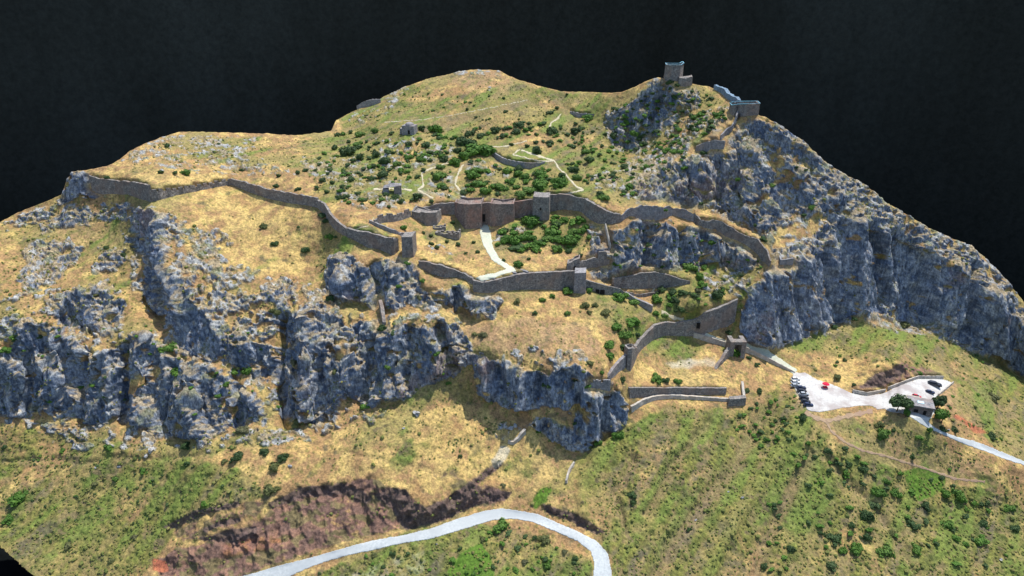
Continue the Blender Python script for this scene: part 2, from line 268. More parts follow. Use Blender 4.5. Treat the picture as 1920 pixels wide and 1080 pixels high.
TH = np.arctan(tanth(GY)); dTH = np.gradient(TH)      # ray dip per row
terr = gy > skyline(gx)-6
alpha = np.full(gx.shape, np.nan)
g0 = np.zeros_like(L0); g0[1:] = L0[1:]-L0[:-1]       # change of L going down one row
tgt = g0.copy(); wv = np.full(gx.shape, .25)
def setslope(mask, deg, w):
    t = -(1/np.cos(TH)**2/(math.tan(R(deg))+np.tan(TH)))*dTH
    T = np.repeat(t[:,None], NX, 1)
    tgt[mask] = T[mask]; wv[mask] = w
nz_ = noise3(gx/46-gy/160, gy/75, gx*0, 77)+.45*noise3(gx/24, gy/22, gx*0, 78)
for s, poly in CLIFF:
    k = polymask(poly, gx, gy)
    if s > 1: setslope(k, 80, 1.3)
    else: setslope(k & (nz_ > -.08), 81, 1.3); setslope(k & (nz_ <= -.08), 46, .9)
for s, poly in SCARP: setslope(polymask(poly, gx, gy), 68, 1.0)
for s, poly in OUTC:
    if s > .75: 
        m = polymask(poly, gx, gy) & (wv < .5); setslope(m, 46, .4)
for d, poly in FLATS: setslope(polymask(poly, gx, gy), d, 1.5)
for k, (pts, th, cr, ret, me) in STONE_WALLS.items():
    if ret:
        poly = [(x, b) for x, b, t in pts]+[(x, t-2) for x, b, t in pts[::-1]]
        setslope(polymask(poly, gx, gy), 82, 2.0)
wx = np.full(gx.shape, .22); wx[:,1:][(wv[:,1:] > 1)|(wv[:,:-1] > 1)] = .08
lx = np.zeros_like(L0); lx[:,1:] = L0[:,1:]-L0[:,:-1]
lam = 0.0009
tv = terr & np.roll(terr, 1, 0); tv[0] = False; th_ = terr & np.roll(terr, 1, 1); th_[:,0] = False
wv = np.where(tv, wv, 1e-4); wx = np.where(th_, wx, 1e-4)
tgt = np.where(tv, tgt, g0)
def Aop(x):
    o = lam*x
    d = (x[1:]-x[:-1])*wv[1:]; o[1:] += d; o[:-1] -= d
    d = (x[:,1:]-x[:,:-1])*wx[:,1:]; o[:,1:] += d; o[:,:-1] -= d
    return o
rhs = lam*L0
d = tgt[1:]*wv[1:]; rhs[1:] += d; rhs[:-1] -= d
d = lx[:,1:]*wx[:,1:]; rhs[:,1:] += d; rhs[:,:-1] -= d
x = L0.copy(); r_ = rhs-Aop(x); p_ = r_.copy(); rs = (r_*r_).sum()
for it in range(900):
    Ap = Aop(p_); a = rs/(p_*Ap).sum(); x += a*p_; r_ -= a*Ap; rn = (r_*r_).sum()
    if rn < 1e-9: break
    p_ = r_+rn/rs*p_; rs = rn
L = x
for j in range(NY-2, -1, -1): L[j] = np.maximum(L[j], L[j+1]+2e-4)
def sampleL(px, py, arr=None):
    arr = L if arr is None else arr
    fx = np.clip((px-GX[0])/6, 0, NX-1.001); fy = np.clip((py-GY[0])/6, 0, NY-1.001)
    i = fx.astype(int); j = fy.astype(int); u = fx-i; v = fy-j
    return (arr[j,i]*(1-u)+arr[j,i+1]*u)*(1-v)+(arr[j+1,i]*(1-u)+arr[j+1,i+1]*u)*v
def toworld(px, py, l):
    Y = np.exp(l); Z = CAMZ-Y*tanth(py); X = Y*(px-960)/F/den(py)
    return np.stack([X*S, Y*S, Z*S], -1)

# masks at 3 px
MX = np.arange(-160, 2083, 3.0); MY = np.arange(112, 1172, 3.0); mx, my = np.meshgrid(MX, MY)
def paint(lst, init=0.0, n=1, mode='max'):
    m = np.full(mx.shape, init)
    for s, poly in lst:
        k = polymask(poly, mx, my); m[k] = np.maximum(m[k], s) if mode == 'max' else s
    return blur(m, n)
def sampleM(m, px, py):
    fx = np.clip((px-MX[0])/3, 0, len(MX)-1.001); fy = np.clip((py-MY[0])/3, 0, len(MY)-1.001)
    i = fx.astype(int); j = fy.astype(int); u = fx-i; v = fy-j
    return (m[j,i]*(1-u)+m[j,i+1]*u)*(1-v)+(m[j+1,i]*(1-u)+m[j+1,i+1]*u)*v

ROAD = [(440,1086),(520,1062),(580,1047),(640,1030),(700,1013),(747,1006),(807,991),(857,974),(907,959),(940,954),(1007,964),(1040,979),(1083,996),(1120,1016),(1140,1040),(1147,1077),(1150,1160),(1104,1160),(1112,1080),(1115,1057),(1107,1034),(1083,1014),(1040,996),(997,979),(960,973),(923,976),(873,991),(813,1009),(753,1019),(690,1033),(640,1044),(590,1060),(540,1082),(500,1100)]
GPATH = [(902,416),(900,437),(906,460),(922,487),(949,505),(930,512),(900,518),(892,522),(905,528),(925,522),(950,512),(968,509),(964,503),(938,486),(924,463),(921,440),(914,420)]
LOT = [(1487,699),(1510,700),(1530,711),(1560,721),(1597,738),(1625,743),(1660,737),(1682,724),(1704,717),(1722,711),(1768,711),(1786,718),(1770,730),(1758,742),(1748,755),(1752,775),(1740,790),(1716,781),(1690,775),(1668,772),(1658,766),(1645,768),(1636,762),(1620,761),(1585,765),(1535,773),(1516,770),(1506,757),(1494,735),(1484,715)]
EROAD = [(1700,779),(1716,781),(1735,788),(1753,803),(1787,817),(1827,828),(1867,845),(1925,868),(1990,890),(1990,897),(1925,874),(1880,861),(1843,846),(1800,829),(1762,812),(1740,803),(1722,792)]
RAMP = [(1298,620),(1320,624),(1345,633),(1368,641),(1395,640),(1412,650),(1440,657),(1466,675),(1496,695),(1488,701),(1468,688),(1440,672),(1412,657),(1390,648),(1362,645),(1335,634),(1300,625)]
PATHS = {
'pathA':([(1094,356),(1080,350),(1070,338),(1058,325),(1048,316),(1040,302),(1025,297),(1000,290),(975,281)],2.6),
'pathB':([(862,358),(853,345),(857,330),(866,312),(872,307)],3.0),
'pathC':([(812,372),(797,364),(782,356),(793,350),(793,337),(790,325),(803,318),(822,312),(850,300)],2.6),
'pathD':([(1030,240),(1033,230),(1046,222),(1052,212)],2.5),
'pathE':([(975,281),(960,290),(985,296),(1010,302),(1040,302)],1.6),
'pathF':([(905,273),(940,276),(975,268),(990,264)],1.4),
'pathG':([(640,436),(690,424),(703,405)],.9),
'pathH':([(1510,773),(1530,784),(1550,790),(1600,778),(1640,770)],6.5),
'pathI':([(1550,790),(1558,808),(1585,830),(1620,846),(1660,855),(1700,868),(1740,880),(1790,898),(1850,904)],3.4),
'pathJ':([(1094,356),(1070,362),(1030,370)],2.2),
'pathK':([(720,230),(800,224),(860,214),(930,200),(990,188)],.6),
'pathL':([(700,355),(735,354),(775,357)],2.6),
'pathM':([(1218,553),(1225,545),(1232,530)],2.5),
'pathN':([(1240,585),(1262,596),(1285,600)],5),
}
# colour regions
GREEN = [(.75,[(-160,850),(0,855),(200,862),(330,850),(440,880),(480,900),(500,930),(420,950),(330,985),(300,1030),(250,1120),(-160,1170)]),
(.6,[(0,800),(150,810),(330,845),(200,862),(0,855)]),(.8,[(1085,850),(1180,800),(1260,760),(1400,770),(1480,730),(1520,780),(1545,830),(1480,900),(1400,980),(1300,1080),(1160,1160),(1145,1040),(1100,990),(1090,930)]),
(.72,[(1520,790),(1600,850),(1700,890),(1850,920),(2080,950),(2080,1170),(1160,1170),(1300,1020),(1400,950)]),(.45,[(1560,790),(1700,790),(1920,900),(2080,950),(1700,890),(1600,850)]),
(.72,[(1450,650),(1560,610),(1750,620),(1900,700),(2080,800),(2080,940),(1900,860),(1790,790),(1800,720),(1560,660)]),
(.62,[(640,230),(760,165),(820,150),(800,200),(700,240)]),(.72,[(830,180),(960,150),(1060,172),(1140,175),(1150,260),(1080,330),(1020,260),(880,190)]),
(.75,[(640,215),(740,180),(900,190),(1000,260),(640,260)]),(.6,[(1050,250),(1200,250),(1260,330),(1180,380),(1060,370)]),(.55,[(1100,220),(1160,270),(1220,300),(1150,360),(1090,330)]),(.6,[(1150,200),(1240,155),(1340,165),(1370,210),(1300,280),(1220,300),(1140,260)]),
(.68,[(560,260),(700,240),(860,250),(1100,290),(1140,360),(1050,380),(860,375),(600,380)]),(.5,[(300,260),(600,260),(600,320),(300,300)]),(.32,[(0,420),(250,400),(260,560),(0,640)]),(.35,[(620,740),(880,720),(1000,800),(1000,900),(640,860)]),(.5,[(600,430),(650,440),(660,470),(620,520),(590,500)]),(.85,[(650,435),(690,423),(740,438),(720,440)]),
(.7,[(1210,625),(1330,630),(1330,660),(1280,680),(1220,660)]),(.55,[(1100,530),(1230,590),(1190,640),(1130,600)]),(.6,[(1250,500),(1420,500),(1400,560),(1280,600),(1230,560)]),
(.8,[(590,1080),(780,990),(940,985),(1110,1050),(1110,1170),(560,1170)]),(.95,[(995,950),(1020,920),(1035,915),(1025,945)]),(.9,[(830,1100),(850,1050),(900,1020),(925,1045),(930,1100)]),
(.6,[(1390,740),(1480,730),(1500,790),(1400,780)]),(.5,[(940,400),(1100,390),(1110,470),(930,470)]),(.6,[(1010,925),(1080,850),(1095,860),(1065,920),(1020,950)]),(.5,[(250,840),(560,800),(600,830),(380,850)])]
LUSH = [(.75,[(1690,885),(1740,870),(1775,900),(1765,930),(1720,935),(1700,915)]),(.9,[(995,950),(1012,922),(1035,915),(1028,945),(1005,962)]),(1,[(830,1100),(850,1050),(900,1020),(925,1045),(930,1100)]),(.8,[(1520,900),(1545,895),(1540,915)])]
BRIGHT = [(.8,[(200,322),(420,330),(390,345),(310,345),(230,336)]),(.5,[(310,385),(440,350),(580,390),(600,440),(560,520),(400,500),(440,430)]),(.6,[(700,780),(900,760),(1000,840),(1040,880),(900,900),(820,930),(720,880)]),(.6,[(790,480),(890,490),(900,520),(840,500)]),
(.5,[(960,800),(1080,870),(1000,930),(920,900)]),(.4,[(640,830),(760,860),(780,930),(640,890)]),(.6,[(1190,680),(1360,700),(1390,730),(1240,725),(1180,710)]),(.5,[(1560,680),(1640,660),(1680,680),(1610,725),(1570,712)])]
PINK = [(.7,[(830,600),(1100,600),(1130,660),(1080,690),(900,660)]),(.8,[(830,145),(930,135),(990,170),(900,190)]),(.5,[(700,210),(900,210),(950,260),(800,260)]),(.5,[(600,250),(860,300),(860,370),(620,370)]),(.6,[(880,310),(960,320),(1000,350),(880,340)]),(.6,[(1530,600),(1680,590),(1720,620),(1560,640)]),
(.6,[(1700,680),(1920,760),(1920,860),(1800,800)]),(.5,[(60,380),(240,400),(240,470),(60,480)]),(.6,[(1560,830),(1700,800),(1900,900),(1700,890)]),(.7,[(1260,780),(1340,770),(1320,830),(1250,850)]),(.7,[(1500,765),(1560,790),(1620,770),(1600,800),(1560,815),(1520,790)])]
SOIL = [(.5,[(320,990),(380,960),(450,938),(500,940),(480,990),(330,1020)]),(1,[(330,1030),(420,1010),(480,985),(510,955),(560,925),(640,905),(690,893),(730,914),(762,925),(800,950),(850,930),(885,903),(960,922),(945,940),(890,950),(840,975),(757,993),(700,1000),(640,1020),(560,1045),(480,1075),(430,1100),(300,1100),(290,1050)]),
(.85,[(1610,730),(1640,700),(1690,680),(1740,690),(1760,700),(1720,706),(1700,712),(1660,728)]),(.8,[(1018,944),(1060,957),(1135,998),(1120,1003),(1070,978),(1022,960)]),(.9,[(880,903),(925,868),(945,862),(945,872),(900,905)])]
REDS = [(1,[(285,1045),(310,1050),(312,1075),(285,1070)]),(.8,[(1780,770),(1800,775),(1860,815),(1830,815)]),(.4,[(540,920),(640,910),(640,930),(560,940)]),(.5,[(400,1020),(520,1000),(540,1030),(420,1050)])]
PALE = [(.9,[(920,860),(940,835),(958,840),(950,860),(930,880)]),(.6,[(1200,660),(1240,680),(1350,665),(1340,690),(1260,692)]),(.5,[(760,355),(860,360),(900,372),(820,375)]),(.6,[(880,137),(890,131),(935,132),(930,138)]),(.4,[(660,1070),(740,1040),(800,1030),(800,1080),(640,1140)]),(.6,[(930,435),(985,427),(990,435),(940,445)]),(.5,[(1480,690),(1600,735),(1500,770)])]
rockM = blur(np.maximum(paint([(min(1, s+.15), p) for s, p in CLIFF], n=0), paint(OUTC, n=0)), 2)
cliffM = paint(CLIFF, n=3); sheerM = paint([(1, p) for s, p in CLIFF if s > 1], n=4); ledge = paint(LEDGE, n=2); rockM = rockM*(1-ledge)
scarpM = paint(SCARP, n=1); greenM = paint(GREEN, n=5); lushM = paint(LUSH, n=2); brightM = paint(BRIGHT, n=5); pinkM = paint(PINK, n=5)
soilM = paint(SOIL, n=2); redM = paint(REDS, n=2); paleM = paint(PALE, n=2)
db = np.full(mx.shape, 1e9)
for k, w in STONE_WALLS.items():
    brush([(x, b) for x, b, t in w[0]], 9, mx, my, db); brush([(x, t) for x, b, t in w[0]], 9, mx, my, db)
for k, w in TOWERS.items(): brush([(x, b) for x, b, t in w[0]], 9, mx, my, db)
for k, (pts, w) in PATHS.items(): brush(pts, 9, mx, my, db)
flatM = 1-sstep(5, 13, db)
for poly in (ROAD, GPATH, LOT, EROAD, RAMP): flatM[polymask(poly, mx, my)] = 1
flatM = blur(flatM, 2)

# terrain sheet: dense where the slope faces the survey
px1 = np.arange(-156, 2076, 1.9); NR = 520
t = np.linspace(0, 1, NR)[:,None]
PXg = np.repeat(px1[None], NR, 0); sk = skyline(px1)[None]
sk = sk+noise3(px1[None]/9.0, px1[None]*0+3.3, px1[None]*0)*1.2
PYg = sk+t*(1163-sk)
base = toworld(PXg, PYg, sampleL(PXg, PYg))
def normals(P):
    du = np.gradient(P, axis=1); dv = np.gradient(P, axis=0)
    n = np.cross(dv, du); n /= np.linalg.norm(n, axis=-1, keepdims=True)+1e-9
    n[n[...,2] < 0] *= 1
    s = np.sign((n*(np.array([0, 0, CAMZ*S])-P)).sum(-1, keepdims=True)); return n*s
Nm = normals(base)
for _ in range(3):
    Nm = np.stack([blur(Nm[...,k], 3) for k in range(3)], -1)
Nm /= np.linalg.norm(Nm, axis=-1, keepdims=True)
X, Y, Z = base[...,0], base[...,1], base[...,2]
# natural edges: the painted regions are warped by ground noise
wxp = fbm(X/16, Y/16, Z/16, 3, 40)*9; wyp = fbm(X/16+9, Y/16, Z/16, 3, 50)*9
def sm(m, amt=1): return sampleM(m, PXg+wxp*amt, PYg+wyp*amt)
flat = sampleM(flatM, PXg, PYg)
foldM = np.zeros(mx.shape)
for dep, hw, line in FOLDS:
    dd = brush(line, hw*3, mx, my); foldM += dep*np.exp(-(np.minimum(dd, 1e4)/hw)**2)
foldM = blur(foldM, 2); gulM = np.zeros(mx.shape)
for dep, hw, line in GULLY:
    dd = brush(line, hw*3, mx, my); gulM += dep*np.exp(-(np.minimum(dd, 1e4)/hw)**2)
steep = 1-np.clip(Nm[...,2], 0, 1)
nA = fbm(X/13, Y/13, Z/10, 4, 1); nB = fbm(X/4.5, Y/4.5, Z/3, 3, 7)
rk = sm(rockM); cl = sm(cliffM); sc = sm(scarpM, .5)
rock = sstep(.42, .62, rk+.6*nA+.85*nB)
rock = np.maximum(rock*(rk > .12), 0)*(1-sc)
rock = rock*(1-.9*flat)
# displacement
slant = X*.35
fl = ridged(X/10, Y/10, Z/40, 3, 20)            # big buttresses
fl0 = ridged(X/27, Y/27, Z/110, 2, 19)
fl2 = ridged(X/3.6+Z*.03, Y/3.6, Z/17, 3, 24); fl3 = ridged(X/1.6+Z*.05, Y/1.6, Z/5, 2, 27)
blk, _ = worley(X/3.0, Y/3.0, Z/3.6, 30); blk2, _ = worley(X/7.5, Y/7.5, Z/8, 31)
crag = ridged(X/6, Y/6, Z/5, 4, 33)
sh = sm(sheerM, .5)
fl0 = ridged(X/34+Y/60, Y/60, Z/260, 2, 19); flv = ridged(X/6.5, Y/9, Z/60, 3, 21); flw = ridged(X/2.1, Y/3, Z/22, 2, 22)
dsh = (fl0-.5)*8+(flv-.45)*3.0+(flw-.45)*1.3+(fl3-.45)*.35
dcl = (fl0-.5)*4*(1-.5*flat)+(fl-.45)*4.2+(flv-.45)*2.0+(fl2-.45)*2.0+(flw-.45)*.8+(fl3-.45)*.8+(.5-blk)*.4
dout = ((crag-.35)*3.0+(fl3-.4)*1.0+(.55-blk)*.6+.4)*mix(.55, 1.0, sstep(.4, .8, rk))
clw = sstep(.35, .8, cl); dcl = mix(dcl, dsh, sh)
fold = sm(foldM, .7)
disp = rock*(clw*dcl+(1-clw)*dout)+fold*.8*np.clip(rk*2, 0, 1)*(1-flat)
soilm = sm(soilM, .6)
gr = sm(greenM)
disp += (1-rock)*(fbm(X/22, Y/22, Z/22, 3, 60)*1.6*(1-.5*gr)+fbm(X/2.6, Y/2.6, Z/2.6, 2, 63)*.28)
gul = sm(gulM, 1.0); disp += gul*(1-rock)
disp += soilm*(1-rock)*((ridged(X/5, Y/9, Z/9, 3, 70)-.5)*2.5)
# low scrub hummocks
f1, idh = worley(X/1.75+fbm(X/3, Y/3, Z*0, 2, 80)*.5, Y/2.3, None, 81)
f2, idb = worley(X/3.6, Y/4.2, None, 83)
sa = X*.62+Y*.78; sb = X*.78-Y*.62
streak = noise3(sb/5, sa/45, Z*0, 140)+.6*noise3(sb/14, sa/60, Z*0, 141)
huge = sstep(.28, .90, gr+.55*nA+.4*nB-.55*streak+.35*fbm(X/40, Y/40, Z/40, 2, 143))
tuft = np.clip(1-f1/.62, 0, 1)*(.45+.9*idh)
tuft2 = np.clip(1-f2/.45, 0, 1)*(idb > .62)
tw = (1-rock)*(.10+.60*huge)*(1-.8*soilm)
disp += tw*(tuft*.75+tuft2*1.0)
disp += (1-rock)*sc*(ridged(X/4, Y/4, Z/9, 3, 90)-.4)*1.6
disp *= (1-flat)
edge = sstep(0, .012, t)              # the silhouette keeps its line
disp = disp*(.35+.65*edge)
P = base+Nm*disp[...,None]
P[...,2] += (1-rock)*0

N2 = normals(P); N2 = np.stack([blur(N2[...,k], 1) for k in range(3)], -1); N2 /= np.linalg.norm(N2, axis=-1, keepdims=True)+1e-9
upz = np.abs(N2[...,2])
# ground colours (what the ground is made of; rock also has blue shade put in)
def c(*v): return np.array(v)
nC = fbm(X/30, Y/30, Z/30, 4, 100); nD = fbm(X/1.6, Y/1.6, Z/1.6, 3, 104); nE = fbm(X/7, Y/7, Z/7, 3, 108)
br = sm(brightM); pk = sm(pinkM); so = soilm; rd = sm(redM, .5); pa = sm(paleM, .5); lu = sm(lushM)
dry = mix(c(.325,.20,.095), c(.55,.39,.145), sstep(-.45,.45,1.3*nE+.9*br-.2+.5*nD)[...,None])
dry = mix(dry, c(.34,.225,.13), (sstep(-.1,.55,pk+.8*nC-.2)*.62)[...,None])
dry = mix(dry, c(.42,.25,.10), (sstep(.1,.45,noise3(X/9,Y/9,Z/9,130))*.35)[...,None])
dry = mix(dry, c(.24,.225,.075), (sstep(-.05,.45,nC+.35*nD+.8*gr-.35*br-.12)*.62)[...,None])
dry = mix(dry, c(.15,.11,.055), (sstep(.08,.4,nD)*.55)[...,None])
grn = mix(c(.140,.135,.042), c(.21,.21,.053), sstep(.1,.6,tuft)[...,None])
grn = mix(grn, c(.095,.125,.036), (sstep(.0,.5,nA+.3*nC))[...,None]*.7)
grn = mix(grn, c(.26,.19,.095), (sstep(.05,.4,-nE-.2*tuft+.3*pk)*.75)[...,None])
grn = mix(grn, c(.06,.085,.025), (tuft2*.8)[...,None])
grn = mix(grn, c(.15,.125,.085), (sstep(.1,.4,streak+.25*nE)*.8)[...,None])
grn = mix(grn, c(.15,.205,.045), (sstep(.05,.4,-streak+.3*nC)*.7)[...,None])
col = mix(dry, grn, (huge)[...,None])
col = mix(col, c(.25,.18,.10), (np.clip(-gul*.28+.25*nE*(gul < -.4), 0, .6))[...,None])
col = mix(col, c(.25,.24,.07), (np.clip(gul*.22, 0, .5))[...,None])
col = mix(col, c(.16,.16,.045), ((1-huge)*sstep(.35,.6,tuft*(idh > .7))*.6*(1-.7*br))[...,None])
soc = mix(c(.165,.10,.082), c(.27,.15,.11), sstep(-.3,.5,nE)[...,None]); soc = mix(soc, c(.15,.135,.06), (sstep(-.05,.2,nB+.5*nC+.3*nE)*.75)[...,None])
col = mix(col, soc, (sstep(.35,.65,so+.8*nB+.5*nA)*.95)[...,None])
col = mix(col, c(.13,.09,.08), (sstep(.4,.7,sc)*.85)[...,None])
col = mix(col, c(.42,.13,.07), (sstep(.4,.8,rd+.2*nB)*.8)[...,None])
col = mix(col, c(.50,.45,.34), (sstep(.3,.8,pa+.25*nB)*.8)[...,None])
col = mix(col, c(.085,.17,.022), (sstep(.35,.7,lu+.25*nB)*.9)[...,None])
rc = mix(c(.13,.165,.235), c(.27,.30,.355), sstep(-.35,.4,nE+.3*nD)[...,None])  # rock base darkened and blued: the blue shade of the cliffs is in this colour
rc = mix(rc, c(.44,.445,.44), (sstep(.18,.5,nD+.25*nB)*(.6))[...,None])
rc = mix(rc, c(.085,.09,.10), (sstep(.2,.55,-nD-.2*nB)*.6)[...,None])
vst = noise3(X/1.3, Y/1.3, Z/14, 150)+.6*noise3(X/3.5, Y/3.5, Z/40, 151)
rc = rc*(1+.38*np.clip(vst, -1, 1)*clw)[...,None]
rc = mix(rc, c(.33,.20,.14), (sstep(.34,.7,nC+.2*nB+.2*vst)*.5*clw)[...,None])
ledgeg = sstep(.42,.66, upz+.25*nB+.2*nE-.10*sh)*(.88-.12*clw)
gcol = mix(mix(c(.27,.21,.115), c(.43,.33,.19), sstep(-.3,.4,nD)[...,None]), c(.37,.37,.355), sstep(.16,.36,nB+.3*nD)[...,None])
gcol = mix(gcol, c(.13,.15,.05), (sstep(.2,.45,nE+.2*nD)*.7)[...,None])
rc = mix(rc, gcol, ledgeg[...,None])
col = mix(col, rc, rock[...,None])
col *= (1+.18*noise3(X/.8, Y/.8, Z/.8, 120))[...,None]
col = np.clip(col, .01, .9)

def grid_object(name, P, colr, rockv, keep=None):
    nr, nc = P.shape[:2]
    idx = np.arange(nr*nc).reshape(nr, nc)
    q = np.stack([idx[:-1,:-1], idx[1:,:-1], idx[1:,1:], idx[:-1,1:]], -1).reshape(-1, 4)
    if keep is not None: q = q[keep.reshape(-1)]
    me = bpy.data.meshes.new(name)
    me.vertices.add(nr*nc); me.vertices.foreach_set('co', P.reshape(-1).astype(np.float32))
    me.loops.add(len(q)*4); me.loops.foreach_set('vertex_index', q.reshape(-1).astype(np.int32))
    me.polygons.add(len(q)); me.polygons.foreach_set('loop_start', np.arange(0, len(q)*4, 4, dtype=np.int32))
    me.polygons.foreach_set('loop_total', np.full(len(q), 4, np.int32))
    me.polygons.foreach_set('use_smooth', np.ones(len(q), bool))
    me.update(calc_edges=True)
    a = me.attributes.new('ground', 'FLOAT_COLOR', 'POINT')
    rgba = np.concatenate([colr, rockv[...,None]], -1).reshape(-1).astype(np.float32); a.data.foreach_set('color', rgba)
    o = bpy.data.objects.new(name, me); C.objects.link(o); return o

# the far side of the mountain, falling away behind the skyline, and the earth below the near edge
nb = 14
back = np.zeros((nb, P.shape[1], 3)); top = P[0]
runs = np.cumsum(np.r_[1.2, 3, 5, 6, 8, 9, 10, 12, 14, 16, 18, 20, 22, 24])
for k in range(nb):
    r = runs[k]; back[nb-1-k] = top+np.stack([top[:,0]*0+top[:,0]/np.maximum(top[:,1],1)*r, top[:,0]*0+r, -r*(.35+.35*min(1, r/60))+0*top[:,0]], -1)
    back[nb-1-k,:,2] += noise3(back[nb-1-k,:,0]/20, back[nb-1-k,:,1]/20, back[nb-1-k,:,2]/20, 5)*min(6, r*.15)-.2
nf = 5
front = np.zeros((nf, P.shape[1], 3)); bot = P[-1]
for k in range(nf): front[k] = bot+np.array([0, 12.0*(k+1), -6.0*(k+1)])
Pall = np.concatenate([back, P, front]); 
colall = np.concatenate([np.repeat(col[:1], nb, 0), col, np.repeat(col[-1:], nf, 0)])
rkall = np.concatenate([np.repeat(rock[:1], nb, 0), rock, np.repeat(rock[-1:], nf, 0)])
# the survey stops in a ragged line at the lower left
keep = np.ones((Pall.shape[0]-1, Pall.shape[1]-1), bool)
cx_ = PXg[:-1,:-1]; cy_ = PYg[:-1,:-1]
cut = (cy_ > 1024+cx_*.9+noise3(cx_/5, cy_/5, cx_*0, 3)*3) & (cx_ < 75)
keep[nb:nb+cut.shape[0]] &= ~cut
keep[nb+cut.shape[0]:, :] &= ~((PXg[-1,:-1] < 75)[None])

def P_at(px, py, dz=0.0, surf=True):
    """ground position for a bearing, on the finished surface"""
    px = np.atleast_1d(np.asarray(px, float)); py = np.atleast_1d(np.asarray(py, float))
    if not surf: out = toworld(px, py, sampleL(px, py))
    else:
        fi = np.clip((px-px1[0])/1.9, 0, len(px1)-1.001); i = fi.astype(int); s_ = skyline(px)
        fj = np.clip((py-s_)/(1163-s_), 0, .9999)*(NR-1); j = fj.astype(int)
        u = (fi-i)[:,None]; v = (fj-j)[:,None]
        out = (P[j,i]*(1-u)+P[j,i+1]*u)*(1-v)+(P[j+1,i]*(1-u)+P[j+1,i+1]*u)*v
    out = out.copy(); out[:,2] += dz; return out
# ------------------------------------------------------------------ materials
def mat(name, rough=.9):
    m = bpy.data.materials.new(name); m.use_nodes = True
    b = m.node_tree.nodes['Principled BSDF']; b.inputs['Roughness'].default_value = rough
    b.inputs['Specular IOR Level'].default_value = .15
    return m, m.node_tree, b
def nd(nt, t, **k):
    n = nt.nodes.new(t)
    for a, v in k.items():
        if a in n.inputs: n.inputs[a].default_value = v
        else: setattr(n, a, v)
    return n
def noise_tex(nt, scale, detail=4, rough=.6, coord='Object', sc=(1,1,1)):
    tc = nd(nt, 'ShaderNodeTexCoord'); mp = nd(nt, 'ShaderNodeMapping'); mp.inputs['Scale'].default_value = sc
    n = nd(nt, 'ShaderNodeTexNoise'); n.inputs['Scale'].default_value = scale; n.inputs['Detail'].default_value = detail; n.inputs['Roughness'].default_value = rough
    nt.links.new(tc.outputs[coord], mp.inputs[0]); nt.links.new(mp.outputs[0], n.inputs['Vector']); return n
def ramp(nt, src, stops):
    r = nd(nt, 'ShaderNodeValToRGB'); e = r.color_ramp.elements
    while len(e) < len(stops): e.new(.5)
    for k, (p, cl) in enumerate(stops): e[k].position = p; e[k].color = (*cl, 1)
    nt.links.new(src, r.inputs[0]); return r
def mixc(nt, a, b, f, mode='MIX'):
    m = nd(nt, 'ShaderNodeMix', data_type='RGBA', blend_type=mode)
    for s, v in ((0, f), (6, a), (7, b)):
        if hasattr(v, 'is_linked') or hasattr(v, 'links'): nt.links.new(v, m.inputs[s])
        else: m.inputs[s].default_value = v if s == 0 else (*v, 1)
    return m.outputs[2]
def ground_mat():
    m, nt, b = mat('ground_cover')
    at = nd(nt, 'ShaderNodeAttribute'); at.attribute_name = 'ground'
    n1 = noise_tex(nt, 1.1, 5, .75); n2 = noise_tex(nt, .35, 4, .7)
    r1 = ramp(nt, n1.outputs[0], [(.33, (.52,.52,.52)), (.5, (1,1,1)), (.68, (1.5,1.46,1.38))])
    r2 = ramp(nt, n2.outputs[0], [(.3, (.80,.82,.86)), (.7, (1.2,1.17,1.1))])
    n3 = noise_tex(nt, .8, 4, .8, sc=(1,1,.22)); r3 = ramp(nt, n3.outputs[0], [(.34, (.42,.44,.48)), (.5, (1,1,1)), (.66, (1.5,1.48,1.45))])
    c0 = mixc(nt, at.outputs['Color'], r3.outputs[0], at.outputs['Alpha'], 'MULTIPLY')
    c1 = mixc(nt, c0, r1.outputs[0], 1.0, 'MULTIPLY'); c2 = mixc(nt, c1, r2.outputs[0], 1.0, 'MULTIPLY')
    nt.links.new(c2, b.inputs['Base Color'])
    bp = nd(nt, 'ShaderNodeBump'); bp.inputs['Strength'].default_value = .55; bp.inputs['Distance'].default_value = .8
    mm = nd(nt, 'ShaderNodeMath', operation='MULTIPLY_ADD'); ms = nd(nt, 'ShaderNodeMath', operation='MULTIPLY'); ms.inputs[1].default_value = 2.6
    nt.links.new(at.outputs['Alpha'], ms.inputs[0]); nt.links.new(n3.outputs[0], mm.inputs[0]); nt.links.new(ms.outputs[0], mm.inputs[1]); nt.links.new(n1.outputs[0], mm.inputs[2])
    nt.links.new(mm.outputs[0], bp.inputs['Height']); nt.links.new(bp.outputs[0], b.inputs['Normal'])
    return m
M_ground = ground_mat()
def stone_mat(name, base, dark, light, warm):
    m, nt, b = mat(name)
    n1 = noise_tex(nt, 1.4, 5, .8); n2 = noise_tex(nt, .12, 3, .6); n3 = noise_tex(nt, .5, 3, .6)
    r1 = ramp(nt, n1.outputs[0], [(.33, dark), (.5, base), (.68, light)])
    c1 = mixc(nt, r1.outputs[0], warm, ramp(nt, n2.outputs[0], [(.48, (0,0,0)), (.62, (.7,.7,.7))]).outputs[0])
    c2 = mixc(nt, c1, ramp(nt, n3.outputs[0], [(.3, (.7,.7,.72)), (.7, (1.25,1.22,1.2))]).outputs[0], 1.0, 'MULTIPLY')
    nt.links.new(c2, b.inputs['Base Color'])
    bp = nd(nt, 'ShaderNodeBump'); bp.inputs['Strength'].default_value = .6; bp.inputs['Distance'].default_value = .5
    nt.links.new(n1.outputs[0], bp.inputs['Height']); nt.links.new(bp.outputs[0], b.inputs['Normal'])
    return m
M_wall = stone_mat('rubble_masonry', (.22,.205,.19), (.075,.07,.068), (.43,.40,.36), (.25,.19,.155))
